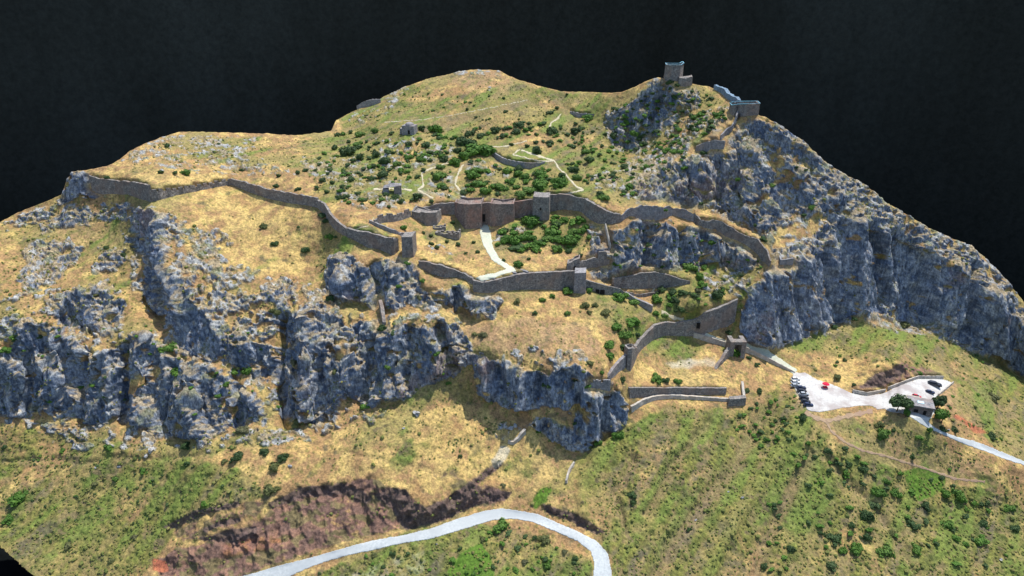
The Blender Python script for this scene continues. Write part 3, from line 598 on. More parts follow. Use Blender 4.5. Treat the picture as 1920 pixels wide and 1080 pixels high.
M_brick = stone_mat('reddish_masonry', (.215,.17,.15), (.08,.062,.058), (.38,.32,.28), (.27,.155,.12))
M_grey = stone_mat('grey_masonry', (.25,.245,.25), (.13,.13,.14), (.42,.41,.40), (.28,.23,.20))
M_pale = stone_mat('pale_masonry', (.48,.44,.38), (.34,.31,.27), (.60,.57,.50), (.45,.38,.30))
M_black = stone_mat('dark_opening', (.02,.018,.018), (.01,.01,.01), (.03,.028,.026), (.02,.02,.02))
M_cyan = stone_mat('bluish_masonry', (.19,.25,.32), (.13,.17,.22), (.22,.42,.52), (.22,.26,.32))
M_sky_bleed = stone_mat('sky_bleed_edge', (.14,.36,.46), (.16,.26,.33), (.22,.50,.60), (.20,.27,.32))  # sky colour bleeding over the tower edges, painted as a blue surface
def surf_mat(name, lo, mid, hi, scale=.6, big=.05, bigc=None):
    m, nt, b = mat(name)
    n1 = noise_tex(nt, scale, 5, .75); n2 = noise_tex(nt, big, 3, .6)
    r1 = ramp(nt, n1.outputs[0], [(.3, lo), (.5, mid), (.72, hi)])
    c2 = mixc(nt, r1.outputs[0], bigc or mid, ramp(nt, n2.outputs[0], [(.45, (0,0,0)), (.62, (.8,.8,.8))]).outputs[0])
    nt.links.new(c2, b.inputs['Base Color']); return m
M_road = surf_mat('pale_concrete_road', (.36,.38,.38), (.48,.50,.49), (.58,.60,.58), 1.0, .06, (.40,.42,.42))
M_path = surf_mat('trodden_gravel', (.34,.29,.19), (.50,.44,.30), (.62,.57,.42), 1.2, .1, (.42,.36,.24))
M_pave = surf_mat('pale_stone_paving', (.34,.36,.27), (.48,.50,.39), (.60,.61,.51), 1.0, .1, (.52,.50,.38))
M_lot = surf_mat('dusty_gravel', (.36,.35,.33), (.52,.51,.48), (.64,.62,.59), 1.2, .09, (.33,.28,.26))
M_dirt = surf_mat('reddish_dirt', (.25,.17,.11), (.36,.25,.16), (.45,.32,.19), 1.0, .08, (.30,.20,.14))
def leaf_mat(name, a, b_, c_):
    m, nt, b = mat(name, .75)
    oi = nd(nt, 'ShaderNodeObjectInfo'); n1 = noise_tex(nt, 1.3, 4, .7)
    r = ramp(nt, oi.outputs['Random'], [(0, a), (.5, b_), (1, c_)])
    r1 = ramp(nt, n1.outputs[0], [(.3, (.5,.55,.5)), (.5, (1,1,1)), (.7, (1.6,1.5,1.3))])
    nt.links.new(mixc(nt, r.outputs[0], r1.outputs[0], 1.0, 'MULTIPLY'), b.inputs['Base Color'])
    b.inputs['Specular IOR Level'].default_value = .25
    return m
M_leafd = leaf_mat('dark_foliage', (.035,.065,.022), (.045,.085,.026), (.06,.095,.035))
M_leafb = leaf_mat('bright_foliage', (.06,.13,.02), (.075,.16,.022), (.10,.17,.035))
M_leafo = leaf_mat('olive_foliage', (.10,.115,.04), (.12,.13,.045), (.12,.12,.06))
M_bark = surf_mat('bark', (.06,.045,.035), (.10,.075,.055), (.14,.11,.08), 3)
M_rock = stone_mat('limestone', (.40,.40,.39), (.22,.23,.25), (.62,.61,.58), (.36,.33,.28))

terrain = grid_object('mountain_terrain', Pall, colall, rkall, keep); terrain['kind'] = 'structure'
terrain.data.materials.append(M_ground)

# black studio floor and curved backdrop that the surveyed mountain stands on
def backdrop():
    m, nt, b = mat('dark_backdrop_cloth', 1.0); b.inputs['Specular IOR Level'].default_value = 0
    n1 = noise_tex(nt, .0016, 5, .6, sc=(2.2,2.2,.8)); n2 = noise_tex(nt, .16, 3, .8)
    r1 = ramp(nt, n1.outputs[0], [(.34, (.021,.0225,.019)), (.52, (.031,.035,.0315)), (.68, (.047,.054,.050))])
    r2 = ramp(nt, n2.outputs[0], [(.3, (.75,.75,.75)), (.7, (1.25,1.25,1.25))])
    nt.links.new(mixc(nt, r1.outputs[0], r2.outputs[0], 1.0, 'MULTIPLY'), b.inputs['Base Color'])
    prof = [(0,0)]+[(r, -300) for r in (100, 300, 500, 705)]+[(705+25*math.sin(R(a)), -300+25*(1-math.cos(R(a)))) for a in range(15, 91, 15)]+[(730, -150), (730, 0), (730, 120), (730, 260)]
    fm, fnt, fb = mat('black_floor', 1.0); fb.inputs['Specular IOR Level'].default_value = 0
    fn_ = noise_tex(fnt, .05, 4, .7); fnt.links.new(ramp(fnt, fn_.outputs[0], [(.3, (.004,.005,.005)), (.7, (.009,.011,.012))]).outputs[0], fb.inputs['Base Color'])
    n = 97; vs = []; fs = []
    for i in range(n):
        a = R(-180+360*i/(n-1))
        for r, z in prof:
            fade = 1 if abs(a) < R(88) else 0
            vs.append((math.sin(a)*r, 200+math.cos(a)*r, z if (fade or z < 0) else -1) if r else (0, 200, -300))
    k = len(prof)
    for i in range(n-1):
        for j in range(k-1):
            a, b_, c_, d = i*k+j, i*k+j+1, (i+1)*k+j+1, (i+1)*k+j
            fs.append((a, b_, c_, d) if j else (a, b_, c_))
    me = bpy.data.meshes.new('dark_backdrop'); me.from_pydata(vs, [], fs); me.update()
    for p in me.polygons: p.use_smooth = True
    o = bpy.data.objects.new('dark_backdrop', me); C.objects.link(o); me.materials.append(m); me.materials.append(fm); o['kind'] = 'structure'
    for p in me.polygons:
        c_ = p.center
        if c_.z < -290: p.material_index = 1
backdrop()
# ------------------------------------------------------------------ object helpers
def tag(o, label=None, cat=None, group=None, kind=None):
    if label: o['label'] = label
    if cat: o['category'] = cat
    if group: o['group'] = group
    if kind: o['kind'] = kind
    return o
def empty(name, loc, rz=0.0):
    o = bpy.data.objects.new(name, None); C.objects.link(o); o.location = loc; o.rotation_euler = (0, 0, rz); o.empty_display_size = .5; return o
def link(name, me, parent=None, loc=None, rz=None):
    o = bpy.data.objects.new(name, me); C.objects.link(o)
    if parent: o.parent = parent
    if loc is not None: o.location = loc
    if rz is not None: o.rotation_euler = (0, 0, rz)
    return o
class MB:
    def __init__(s): s.v = []; s.f = []
    def add(s, vs, fs):
        n = len(s.v); s.v += [tuple(map(float, p)) for p in vs]; s.f += [tuple(n+i for i in f) for f in fs]
    def box(s, c, d, rz=0, top=1.0):
        cx, cy, cz = c; dx, dy, dz = d[0]/2, d[1]/2, d[2]/2; vs = []
        for k, (sx, sy, sz) in enumerate([(a, b, e) for e in (-1, 1) for a, b in ((-1,-1),(1,-1),(1,1),(-1,1))]):
            q = top if sz > 0 else 1; x, y = sx*dx*q, sy*dy*q
            vs.append((cx+x*math.cos(rz)-y*math.sin(rz), cy+x*math.sin(rz)+y*math.cos(rz), cz+sz*dz))
        s.add(vs, [(3,2,1,0),(4,5,6,7),(0,1,5,4),(1,2,6,5),(2,3,7,6),(3,0,4,7)])
    def build(s, name, m, parent=None, smooth=False):
        me = bpy.data.meshes.new(name); me.from_pydata(s.v, [], s.f); me.update()
        if smooth:
            for p in me.polygons: p.use_smooth = True
        if m: me.materials.append(m)
        return link(name, me, parent)
def rnd(x, y, z=0, s=0): return float(_h(np.array([x]), np.array([y]), np.array([z]), s)[0] % 10007)/10007

def sheet(name, poly, m, dz=.18, step=1.25, dig=None):
    """a made surface (road, paving) laid on the ground it follows"""
    p = np.array(poly, float); x0, y0 = p.min(0)-1; x1, y1 = p.max(0)+1
    xs = np.arange(x0, x1, step); ys = np.arange(y0, y1, step*.7); gx_, gy_ = np.meshgrid(xs, ys)
    ctx, cty = gx_[:-1,:-1]+step/2, gy_[:-1,:-1]+step*.35
    jx = noise3(ctx/7, cty/5, ctx*0, 7)*1.3; jy = noise3(ctx/7+50, cty/5, ctx*0, 8)*.9
    k = polymask(poly, ctx+jx, cty+jy)
    Pw = P_at(gx_.ravel(), gy_.ravel(), 0)
    n = gx_.shape[1]; ii, jj = np.nonzero(k); a = ii*n+jj
    q = np.stack([a, a+n, a+n+1, a+1], -1); used, inv = np.unique(q, return_inverse=True)
    v = Pw[used]; v[:,2] += dz; fs = inv.reshape(-1, 4)
    m_ = MB(); nv = len(v); vb = v.copy(); vb[:,2] -= .45
    m_.v = [tuple(r) for r in v]+[tuple(r) for r in vb]
    m_.f = [tuple(r) for r in fs]
    ec = {}
    for f in fs:
        for e in range(4):
            a_, b_ = f[e], f[(e+1) % 4]; ec[(a_, b_)] = 1
    for (a_, b_) in ec:
        if (b_, a_) not in ec: m_.f.append((b_, a_, a_+nv, b_+nv))
    o = m_.build(name, m, None, True); tag(o, kind='structure'); return o
def strip(pts, w):
    pts = np.array(pts, float); out = []
    seg = np.r_[0, np.cumsum(np.hypot(*np.diff(pts, axis=0).T))]; tt = np.arange(0, seg[-1], 4)
    q = np.stack([np.interp(tt, seg, pts[:,0]), np.interp(tt, seg, pts[:,1])], -1)
    d = np.gradient(q, axis=0); d /= np.linalg.norm(d, axis=1, keepdims=True)+1e-9; n = np.stack([-d[:,1], d[:,0]], -1)
    ww = w*(1+.35*np.sin(tt*.31)+.2*np.sin(tt*.77))
    return [tuple(r) for r in q+n*ww[:,None]*.5]+[tuple(r) for r in (q-n*ww[:,None]*.5)[::-1]]

sheet('road', ROAD, M_road); sheet('footpath', GPATH, M_pave, .15); sheet('car_park', LOT, M_lot, .15); sheet('access_road', EROAD, M_road, .2)
sheet('ramp_paving', RAMP, M_pave, .2)
for k, (pts, w) in PATHS.items(): sheet('footpath', strip(pts, w*1.15), M_dirt if k in ('pathH','pathI') else M_path, .12)

# ------------------------------------------------------------------ masonry
def ztop(Y, pt): return CAMZ*S-Y*float(tanth(pt))
def wall_line(pts, step=1.1, soften=3):
    """front foot line in the world, with wall-top heights"""
    px = np.array([p[0] for p in pts], float); pb = np.array([p[1] for p in pts], float); pt = np.array([p[2] for p in pts], float)
    seg = np.r_[0, np.cumsum(np.hypot(np.diff(px), np.diff(pb)*1.5))]; n = max(4, int(seg[-1]/1.6)); tt = np.linspace(0, seg[-1], n)
    X_ = np.interp(tt, seg, px); B_ = np.interp(tt, seg, pb); T_ = np.interp(tt, seg, pt)
    G = P_at(X_, B_, 0, False); 
    for k in range(soften):
        G[1:-1,:2] = (G[:-2,:2]+2*G[1:-1,:2]+G[2:,:2])/4
    zt = CAMZ*S-G[:,1]*tanth(T_)
    L_ = np.r_[0, np.cumsum(np.hypot(np.diff(G[:,0]), np.diff(G[:,1])))]
    m = max(5, int(L_[-1]/step)); ll = np.linspace(0, L_[-1], m)
    W = np.stack([np.interp(ll, L_, G[:,0]), np.interp(ll, L_, G[:,1]), np.interp(ll, L_, G[:,2])], -1)
    return W, np.interp(ll, L_, zt), ll
def side(W):
    d = np.gradient(W[:,:2], axis=0); d /= np.linalg.norm(d, axis=1, keepdims=True)+1e-9
    n = np.stack([-d[:,1], d[:,0]], -1)
    if n[:,1].sum() < 0: n = -n
    return n
def crumble(ll, amt, seed, block=1.6):
    a = np.array([rnd(int(l/block), seed) for l in ll]); b = noise3(ll/6, ll*0+seed*3.7, ll*0)
    return -amt*(a*1.1)-amt*1.7*np.clip(b, -.2, 1)
def masonry(key, name, label, cat, group=None, m=None, parts=None):
    pts, th, cr, ret, mer = STONE_WALLS[key]; m = m or M_wall
    W, zt, ll = wall_line(pts); n = side(W); seed = sum(map(ord, key))
    zt = np.maximum(zt, W[:,2]+.7)
    if mer: zt = zt-1.1
    top = np.maximum(zt+crumble(ll, cr, seed), W[:,2]+.4); th *= S
    rows = 6; v = []; N = len(W); base_z = W[:,2]-3.0
    root = empty(name, (float(W[N//2,0]), float(W[N//2,1]), float(W[N//2,2]))) if (mer or parts) else None
    off = np.array([root.location.x, root.location.y, root.location.z]) if root else np.zeros(3)
    mb = MB(); prof = [(0, k/rows) for k in range(rows+1)]+[(.5, 1.0), (1, 1.0), (1, .5), (1, 0)]
    for i in range(N):
        h = top[i]-base_z[i]
        for j, (o_, f) in enumerate(prof):
            z = base_z[i]+h*f; out = (noise3(np.array([W[i,0]*.8]), np.array([z*.9]), np.array([W[i,1]*.8]), seed)[0])*.22+(1-f)*.35
            q = W[i,:2]+n[i]*(o_*th-(out if o_ == 0 else -out*.5))
            zz = z-(.0 if (o_ == 0 or f < 1) else .25*rnd(i, j, seed))
            v.append((q[0], q[1], zz))
    k = len(prof); v = np.array(v)-off; fs = []
    for i in range(N-1):
        for j in range(k-1): fs.append((i*k+j, i*k+j+1, (i+1)*k+j+1, (i+1)*k+j))
    fs.append(tuple(range(k))); fs.append(tuple((N-1)*k+j for j in range(k))[::-1])
    mb.add(v, fs); ob = mb.build('masonry' if root else name, m, root)
    if mer:
        step = ll[-1]/mer; w = step*.62
        for q in range(mer):
            c0 = (q+.5)*step; i0 = int(np.searchsorted(ll, c0-w/2)); i1 = min(N-1, max(i0+1, int(np.searchsorted(ll, c0+w/2))))
            b_ = MB(); vs = []
            for o_, zz in ((-.05, 0), (-.02, 1), (.75, 1), (.8, 0)):
                for i in (i0, i1):
                    pt = W[i,:2]+n[i]*o_; hgt = 1.5*(.75+.5*rnd(q, i, seed))
                    vs.append((pt[0]-off[0], pt[1]-off[1], (top[i]-.3+hgt*zz)-off[2]))
            b_.add(vs, [(0,1,3,2),(2,3,5,4),(4,5,7,6),(0,2,4,6),(1,7,5,3)]); b_.build('merlon', m, root)
    o = root or ob
    tag(o, label, cat, group); return o, W, top, n, off
def tower(key, name, label, cat='tower', group=None, m=None, back=(.12, 1.0), openings=()):
    pts, dep, par, cr = TOWERS[key]; m = m or M_wall; seed = sum(map(ord, key))
    W, zt, ll = wall_line(pts, 1.0, 0); zt = np.repeat(zt.max()*.5+zt.mean()*.5, len(zt)) if len(pts) == 2 else zt
    d = np.array(back); d /= np.linalg.norm(d); dep *= S
    bk = W[::-1].copy(); bk[:,:2] += d*dep
    nb_ = max(3, int(dep/1.0)); fr = np.linspace(0, 1, nb_)[1:-1]
    right = np.array([[*(W[-1,:2]+d*dep*f), W[-1,2]] for f in fr]); left = np.array([[*(W[0,:2]+d*dep*f), W[0,2]] for f in fr[::-1]])
    ring = np.concatenate([W, right, bk, left]); zr = np.concatenate([zt, np.repeat(zt[-1], len(fr)), zt[::-1], np.repeat(zt[0], len(fr))])
    n = len(ring); cen = ring[:,:2].mean(0); zb = ring[:,2].min()-5; out = ring[:,:2]-cen; rad = np.linalg.norm(out, axis=1, keepdims=True)
    root = empty(name, (float(cen[0]), float(cen[1]), float(W[:,2].mean()))); off = np.array([cen[0], cen[1], W[:,2].mean()])
    ph = 1.3 if par else 0
    rows = 9; mb = MB(); vs = []; topz = zr-ph
    for j in range(rows+1):
        f = j/rows
        for i in range(n):
            z = zb+(topz[i]-zb)*f; nz = noise3(np.array([ring[i,0]*.8]), np.array([z*.9]), np.array([ring[i,1]*.8]), seed)[0]*.2
            q = ring[i,:2]+out[i]/rad[i]*(nz+(1-f)*.45); vs.append((q[0], q[1], z-(cr*rnd(i//2, seed) if (j == rows and not par) else 0)))
    vs = np.array(vs)-off; fs = []
    for j in range(rows):
        for i in range(n): fs.append((j*n+i, j*n+(i+1) % n, (j+1)*n+(i+1) % n, (j+1)*n+i))
    fs.append(tuple(rows*n+i for i in range(n))); mb.add(vs, fs); mb.build('body', m, root)
    if par:
        mb = MB(); vs = []; 
        for i in range(n):
            o_ = ring[i,:2]; inn = cen+(ring[i,:2]-cen)*(1-1.0/max(rad[i,0], 1.2)); zt_ = zr[i]-cr*2.2*rnd(int(ll[-1]*i/n/1.5), seed+1)
            for q, z in ((o_, topz[i]), (o_, zt_), (inn, zt_), (inn, topz[i]-.05)): vs.append((q[0], q[1], z))
        vs = np.array(vs)-off; fs = []
        for i in range(n):
            a_ = i*4; b_ = ((i+1) % n)*4
            for k in range(3): fs.append((a_+k, b_+k, b_+k+1, a_+k+1))
        mb.add(vs, fs); mb.build('parapet', m, root)
    for (ox, oy, w, h, kind) in openings:
        g = bearing_on(ox, oy, W); b_ = MB(); sn = side(W); hh = h*S; ww = w*S
        b_.box((g[0]-off[0]+g[3]*-.1, g[1]-off[1]+g[4]*-.1, g[2]-off[2]), (ww, 1.1, hh), g[5])
        # arched head
        vs = []; 
        for a in range(7):
            an = math.pi*a/6; vs += [(math.cos(an)*ww/2, -.55, hh/2+math.sin(an)*ww/2), (math.cos(an)*ww/2, .55, hh/2+math.sin(an)*ww/2)]
        c_, s_ = math.cos(g[5]), math.sin(g[5])
        vs = [(x*c_-y*s_+g[0]-off[0]-g[3]*.1, x*s_+y*c_+g[1]-off[1]-g[4]*.1, z+g[2]-off[2]) for x, y, z in vs]
        b_.add(vs, [tuple(range(0, 14, 2)), tuple(range(1, 14, 2))[::-1]]+[(2*a, 2*a+1, 2*a+3, 2*a+2) for a in range(6)])
        b_.build(kind, M_black, root)
    tag(root, label, cat, group); return root, ring, zr, off
def bearing_on(px, py, W):
    """where a sight line meets a wall face: position, outward normal, heading"""
    u = (px-960)/F/den(py); X_ = W[:,0]-u*W[:,1]; i = int(np.argmin(np.abs(X_))); i = min(max(i, 1), len(W)-2)
    n = side(W)[i]; z = CAMZ*S-W[i,1]*float(tanth(py)); t_ = W[i+1,:2]-W[i-1,:2]
    if t_[0] < 0: t_ = -t_
    return (W[i,0], W[i,1], z, n[0], n[1], math.atan2(t_[1], t_[0]))
def doors(o, W, off, lst, name='doorway'):
    for (ox, oy, w, h) in lst:
        g = bearing_on(ox, oy, W); b_ = MB(); b_.box((g[0]-off[0]-g[3]*.15, g[1]-off[1]-g[4]*.15, g[2]-off[2]), (w, 1.2, h), g[5]); b_.build(name, M_black, o)

masonry('w1','fortress_wall','long brown rampart under the yellow terrace at the far left, joining the rock bluff','wall')
masonry('w2','crenellated_wall','crenellated rampart rising right from the rock spur to the left slope corner','wall')
masonry('w3','fortress_wall','straight rampart along the top of the bare golden slope on the left','wall')
masonry('w4','fortress_wall','curved rampart running down right of the golden slope beside dark shrubs','wall')
masonry('w5','fortress_wall','rounded rampart below the small grassy terrace, ending at a slim tower','wall')
tower('te','wall_tower','slim square tower at the right end of the grassy terrace above blue rocks', m=M_wall)
masonry('w6','parapet_wall','low broken grey parapet bounding the right side of the grassy terrace','wall',m=M_grey)
masonry('w7','stepped_wall','stepped crumbling wall behind the small dry court left of the gate','wall')
tower('tb','bastion','low angular bastion between the stepped wall and the gate towers','bastion',back=(.25,1))
masonry('w9','curtain_wall','short dark curtain wall between the low bastion and the left gate tower','wall')
tower('t1','gate_tower','big square gate tower left of the pale path, reddish brown masonry', m=M_brick)
o,W,tz,n_,off = masonry('w10','gate_wall','recessed wall with a dark doorway between the two big gate towers','gate',m=M_brick,parts=1)
doors(o, W, off, [(906,408,2.6,4.2)])
tower('t2','gate_tower','gate tower right of the pale path with a reddish left flank', m=M_brick)
masonry('w11','curtain_wall','dark red curtain wall between the right gate tower and the tall square tower','wall',m=M_brick)
tower('t3','square_tower','tall plain square tower standing proud of the curtain wall above green shrubs', m=M_wall, openings=[(1012,392,1.0,1.2,'window')])
masonry('w12','curtain_wall','curtain wall curving down right from the tall square tower to the crags','wall')
masonry('w13','fortress_wall','weathered wall climbing over the tops of the blue crags right of the court','wall',m=M_grey)
masonry('w13b','fortress_wall','narrow wall descending along the right rim of the crags to the cliff edge','wall')
masonry('w14','curtain_wall','low dark wall descending right under the lower yellow court, above blue rocks','wall')
o,W,tz,n_,off = masonry('w15','front_wall','high curved wall closing the lower court above the dry orange field','wall',m=M_wall,parts=1)
# short cross walls on the wall walk
for (ax, ay, bx, by) in ((893,521,912,527),(905,516,930,523),(918,512,945,520),(932,510,958,517),(946,508,972,515),(962,507,990,513)):
    a_ = P_at(ax, ay-3, 0, False)[0]; b_ = P_at(bx, by-2, 0, False)[0]
    i = int(np.argmin(np.abs(W[:,0]-b_[0]))); zt_ = tz[i]+.2; d = b_[:2]-a_[:2]; ln = min(9, np.hypot(*d)); c_ = np.array([W[i,0], W[i,1]])+n_[i]*3.4
    mb = MB(); mb.box((c_[0]-off[0]-2.2, c_[1]-off[1], zt_-off[2]-1.0), (6.5, 1.0, 2.6), R(-38)); mb.build('cross_wall', M_grey, o)
tower('t4','wall_tower','square tower at the right end of the high front wall, next to a round bush', m=M_grey)
tower('t5','ruined_tower','small ruined tower with a dark door just above the front wall end', openings=[(1077,503,1.3,2.2,'doorway')])
masonry('w16','ruined_wall','ragged wall between the two small ruined towers under the crags','wall')
tower('t6','ruined_tower','upper ruined tower with a broken top on the rock below the crags')
o,W,tz,n_,off = masonry('w17','stair_wall','brown wall with two arched openings stepping down right of the square tower','wall',parts=1)
doors(o, W, off, [(1120,546,1.8,2.2),(1129,547,2.2,2.4)])
masonry('w17b','parapet_wall','pale topped parapet wall running down between the bushes to the outer ward','wall',m=M_grey)
masonry('w18','retaining_wall','bulging brown retaining wall under the crags, above the little terraces','wall')
masonry('w19','terrace_wall','low curved terrace wall below the bulging retaining wall','wall')
masonry('w20','outer_wall','narrow outer wall climbing from the cliff edge up to the round wall turret','wall',m=M_grey)
tower('t7','wall_turret','round topped turret halfway along the outer wall, with a sharp shadow', m=M_wall, back=(-.3,1))
o,W,tz,n_,off = masonry('w20b','outer_wall','long high outer wall sweeping right from the turret to the great cliff','wall',parts=1)
doors(o, W, off, [(1308,610,1.6,3.0)])
masonry('w21','crenellated_wall','short crenellated wall on the brink of the lower dark cliff','wall',m=M_grey)
masonry('w22','ramp_wall','side wall of the paved ramp left of the outer gatehouse','wall',m=M_pale)
masonry('w22b','ramp_parapet','long thin pale parapet along the ramp between gatehouse and car park','wall',m=M_pale)
masonry('w23','ruined_wall','crumbling dark wall falling away to the left of the outer gatehouse','wall')
masonry('w24','retaining_wall','long straight dark retaining wall across the foot of the yellow outer ward','wall')
masonry('w25','low_wall','thin pale low wall curving right along the outer edge of the ditch','wall',m=M_pale)
tower('t8','wall_pier','low square masonry end at the corner of the pale low wall','pier')
masonry('w26','low_wall','short low wall running uphill from the corner pier by the scrub','wall',m=M_pale)
masonry('w27','kerb_wall','shorter low curved roadside wall at the narrow middle of the car park','wall',m=M_pale)
masonry('w27b','kerb_wall','longer roadside wall behind the upper car park below the reddish bank','wall',m=M_pale)
masonry('w28','kerb_wall','thin white edge wall at the right end of the upper car park','wall',m=M_pale)
masonry('w29','retaining_wall','curved retaining wall holding up the flat grassy terrace in the middle plateau','wall',m=M_grey)
masonry('w30','ruined_wall','small grey ruined wall high up between green slope and the rocky peak','wall',m=M_grey)
masonry('w31','fortress_wall','short curved wall on the far left skyline of the green hill','wall',m=M_grey)
masonry('w32','ruined_wall','broken wall dropping down from the summit bastion','wall',m=M_grey)
masonry('w33','ruined_wall','ragged wall on the ledge below the summit bastion','wall',m=M_grey)
masonry('w34','ruined_wall','bluish rubble wall along the skyline between keep and bastion','wall',m=M_cyan)
masonry('w35','rubble_wall','thin whitish wall running down through the crags near the upper ruined tower','wall',m=M_pale)
masonry('w36','ruined_wall','narrow stub of wall at the edge of the left cliffs below the slim tower','wall',m=M_wall)
masonry('w37','ruined_wall','small collapsed wall on the golden slope at the head of the gully','wall',m=M_pale)
masonry('w38','rubble_wall','thin line of rubble below the dark cliff foot beside the green slope','wall',m=M_pale)
for key, nm, lb, mm in (('keep','summit_keep','square ruined keep standing on the highest peak',M_wall),('bast','summit_bastion','broad bastion with sky-blue bleed along its rim on the right shoulder of the peak',M_wall)):
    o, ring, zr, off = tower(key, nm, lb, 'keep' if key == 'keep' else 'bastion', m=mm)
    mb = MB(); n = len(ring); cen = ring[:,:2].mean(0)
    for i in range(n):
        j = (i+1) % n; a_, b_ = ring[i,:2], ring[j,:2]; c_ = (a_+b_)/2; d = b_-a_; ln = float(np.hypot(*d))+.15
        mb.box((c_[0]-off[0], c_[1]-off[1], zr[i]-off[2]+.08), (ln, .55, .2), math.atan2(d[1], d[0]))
    mb.build('rim', M_sky_bleed, o)  # added strip carrying the sky colour bleed, not a coping of the masonry
tower('kr','ruined_tower','crumbled ruin leaning against the right side of the summit keep')
tower('t9','ruined_tower','small ruined turret on the brink of the great cliff beside a green bush', m=M_grey)

# outer gatehouse: two jambs, lintel and the green hollow seen through it
def gatehouse():
    a_ = P_at(1367,670,0,False)[0]; b_ = P_at(1395,671,0,False)[0]; zt_ = ztop(a_[1], 643); c_ = (a_+b_)/2; w = float(b_[0]-a_[0]); dep = 7.0
    root = empty('gatehouse', tuple(c_)); h = zt_-c_[2]
    for sx in (-1, 1):
        mb = MB(); mb.box((sx*w*.36, dep/2, h/2-1.5), (w*.28, dep, h+3), 0, .97); mb.build('jamb', M_wall, root)
    mb = MB(); mb.box((0, dep*.25, h-.75), (w*.44, dep*.5, 1.5)); mb.box((0, dep-.6, h*.35), (w*.44, 1.0, h*.7)); mb.build('lintel', M_wall, root)
    mb = MB(); 
    for k in range(60):
        x, y, z = (random.random()-.5)*w*.4, random.random()*dep*.6, random.random()*h*.25; mb.box((x, y, z), (.8, .8, .6), random.random()*3)
    mb.build('ivy', M_leafb, root)
    tag(root, 'small dark outer gatehouse under the pale ramp with greenery in its opening', 'gatehouse')
gatehouse()

# chapel on the plateau, roofless hut, ruins
def chapel():
    g = P_at(766,254)[0]; root = empty('chapel', tuple(g), R(-14)); mb = MB(); mb.box((0,3,2.2),(8.4,6.5,6.4),0,.98); mb.build('walls', M_grey, root)
    vs = []; n = 10
    for j in range(4):
        for i in range(n):
            a = 2*math.pi*i/n; r = 3.0*math.cos(j/3*1.25); vs.append((r*math.cos(a), 3+r*math.sin(a), 5.3+1.9*math.sin(j/3*1.4)))
    fs = [(j*n+i, j*n+(i+1) % n, (j+1)*n+(i+1) % n, (j+1)*n+i) for j in range(3) for i in range(n)]+[tuple(3*n+i for i in range(n))]
    mb = MB(); mb.add(vs, fs); mb.build('dome', M_grey, root)
    mb = MB(); mb.box((-5.4,3.4,1.2),(2.6,4,3.6),.1,.9); mb.build('side_ruin', M_grey, root)
    mb = MB(); mb.box((.6,-.3,1.4),(1.2,.5,2.4)); mb.build('doorway', M_black, root)
    tag(root, 'dark square stone chapel with low dome on the upper plateau', 'chapel')
chapel()
def hut():
    g = P_at(738,362)[0]; root = empty('stone_hut', tuple(g), R(8)); mb = MB(); mb.box((2.4,1,1.6),(4.2,4.4,4.6),0,.97); mb.build('walls', M_wall, root)
    mb = MB(); mb.add([(-5.5,-1,3.1),(4.6,-1.2,4.3),(4.6,3.5,4.3),(-5.5,3.5,3.1),(0,1.2,5.4),(-5.0,1.2,4.2)],[(0,1,4,5),(1,2,4),(2,3,5,4),(3,0,5),(0,3,2,1)]); mb.build('roof', M_grey, root)
    mb = MB(); mb.box((-4.2,1,1),(3.4,3,2.6)); mb.build('annex', M_grey, root)
    tag(root, 'small stone hut with a low slab roof left of the upper paths', 'hut')
hut()
def ruin(name, px, py, w, d, h, label, rz=0):
    g = P_at(px, py)[0]; root = empty(name, tuple(g), rz)
    for k, (x, y, dx, dy, hh) in enumerate(((0,0,w,.9,h),(-w/2,d/2,.9,d,h*.8),(w/2,d/2,.9,d,h*1.1),(0,d,w*.9,.9,h*.7),(w*.1,d/2,.8,d,h*.55))):
        mb = MB(); n = max(2, int(max(dx, dy)/1.3))
        for q in range(n):
            t_ = (q+.5)/n-.5; hq = hh*(.6+.6*rnd(q, k, int(px))); ax = dx > dy
            mb.box((x+(t_*dx if ax else 0), y+(0 if ax else t_*dy), hq/2-1), (dx/n+.05 if ax else dx, dy if ax else dy/n+.05, hq+2), 0, .95)
        mb.build('wall_stub', M_wall, root)
    tag(root, label, 'ruin')
ruin('ruined_house',838,446,12,5,2.6,'low dark ruined house walls in the court below the left gate tower',R(-8))
ruin('ruined_house',824,431,6,3,1.8,'smaller ruined walls just behind the low dark ruined house',R(5))
ruin('ruined_house',1035,204,5,3,1.2,'faint rubble outline of a ruin on the green far slope',R(5)) if False else None

# kiosk by the car park
def kiosk():
    g = P_at(1726,777)[0]; root = empty('kiosk', tuple(g), R(-20))
    mb = MB(); mb.box((0,3.2,1.9),(9.0,6.5,4.8)); mb.build('walls', M_brick, root)
    mb = MB(); mb.box((-.3,3.0,4.5),(10.4,8.0,.45)); r_ = mb.build('roof', M_grey, root)
    mb = MB(); mb.box((-.6,2.6,4.82),(2.6,1.7,.2)); mb.build('skylight', surf_mat('light_blue_panel',(.45,.66,.7),(.55,.75,.78),(.65,.82,.84)), r_)
    mb = MB(); mb.box((-2.2,-.1,1.6),(1.6,.3,1.5)); mb.build('window', M_black, root)
    mb = MB(); mb.box((1.4,-.1,1.2),(1.2,.3,2.3)); mb.build('door', M_black, root)
    mb = MB(); mb.box((-2.5,8.6,3.2),(6,3.2,.25)); 
    for x in (-5.2,.2): mb.box((x,10,1.4),(.2,.2,3.6))
    mb.build('canopy', M_pale, root)
    tag(root, 'small flat roofed stone kiosk between trees at the end of the car park', 'kiosk')
kiosk()

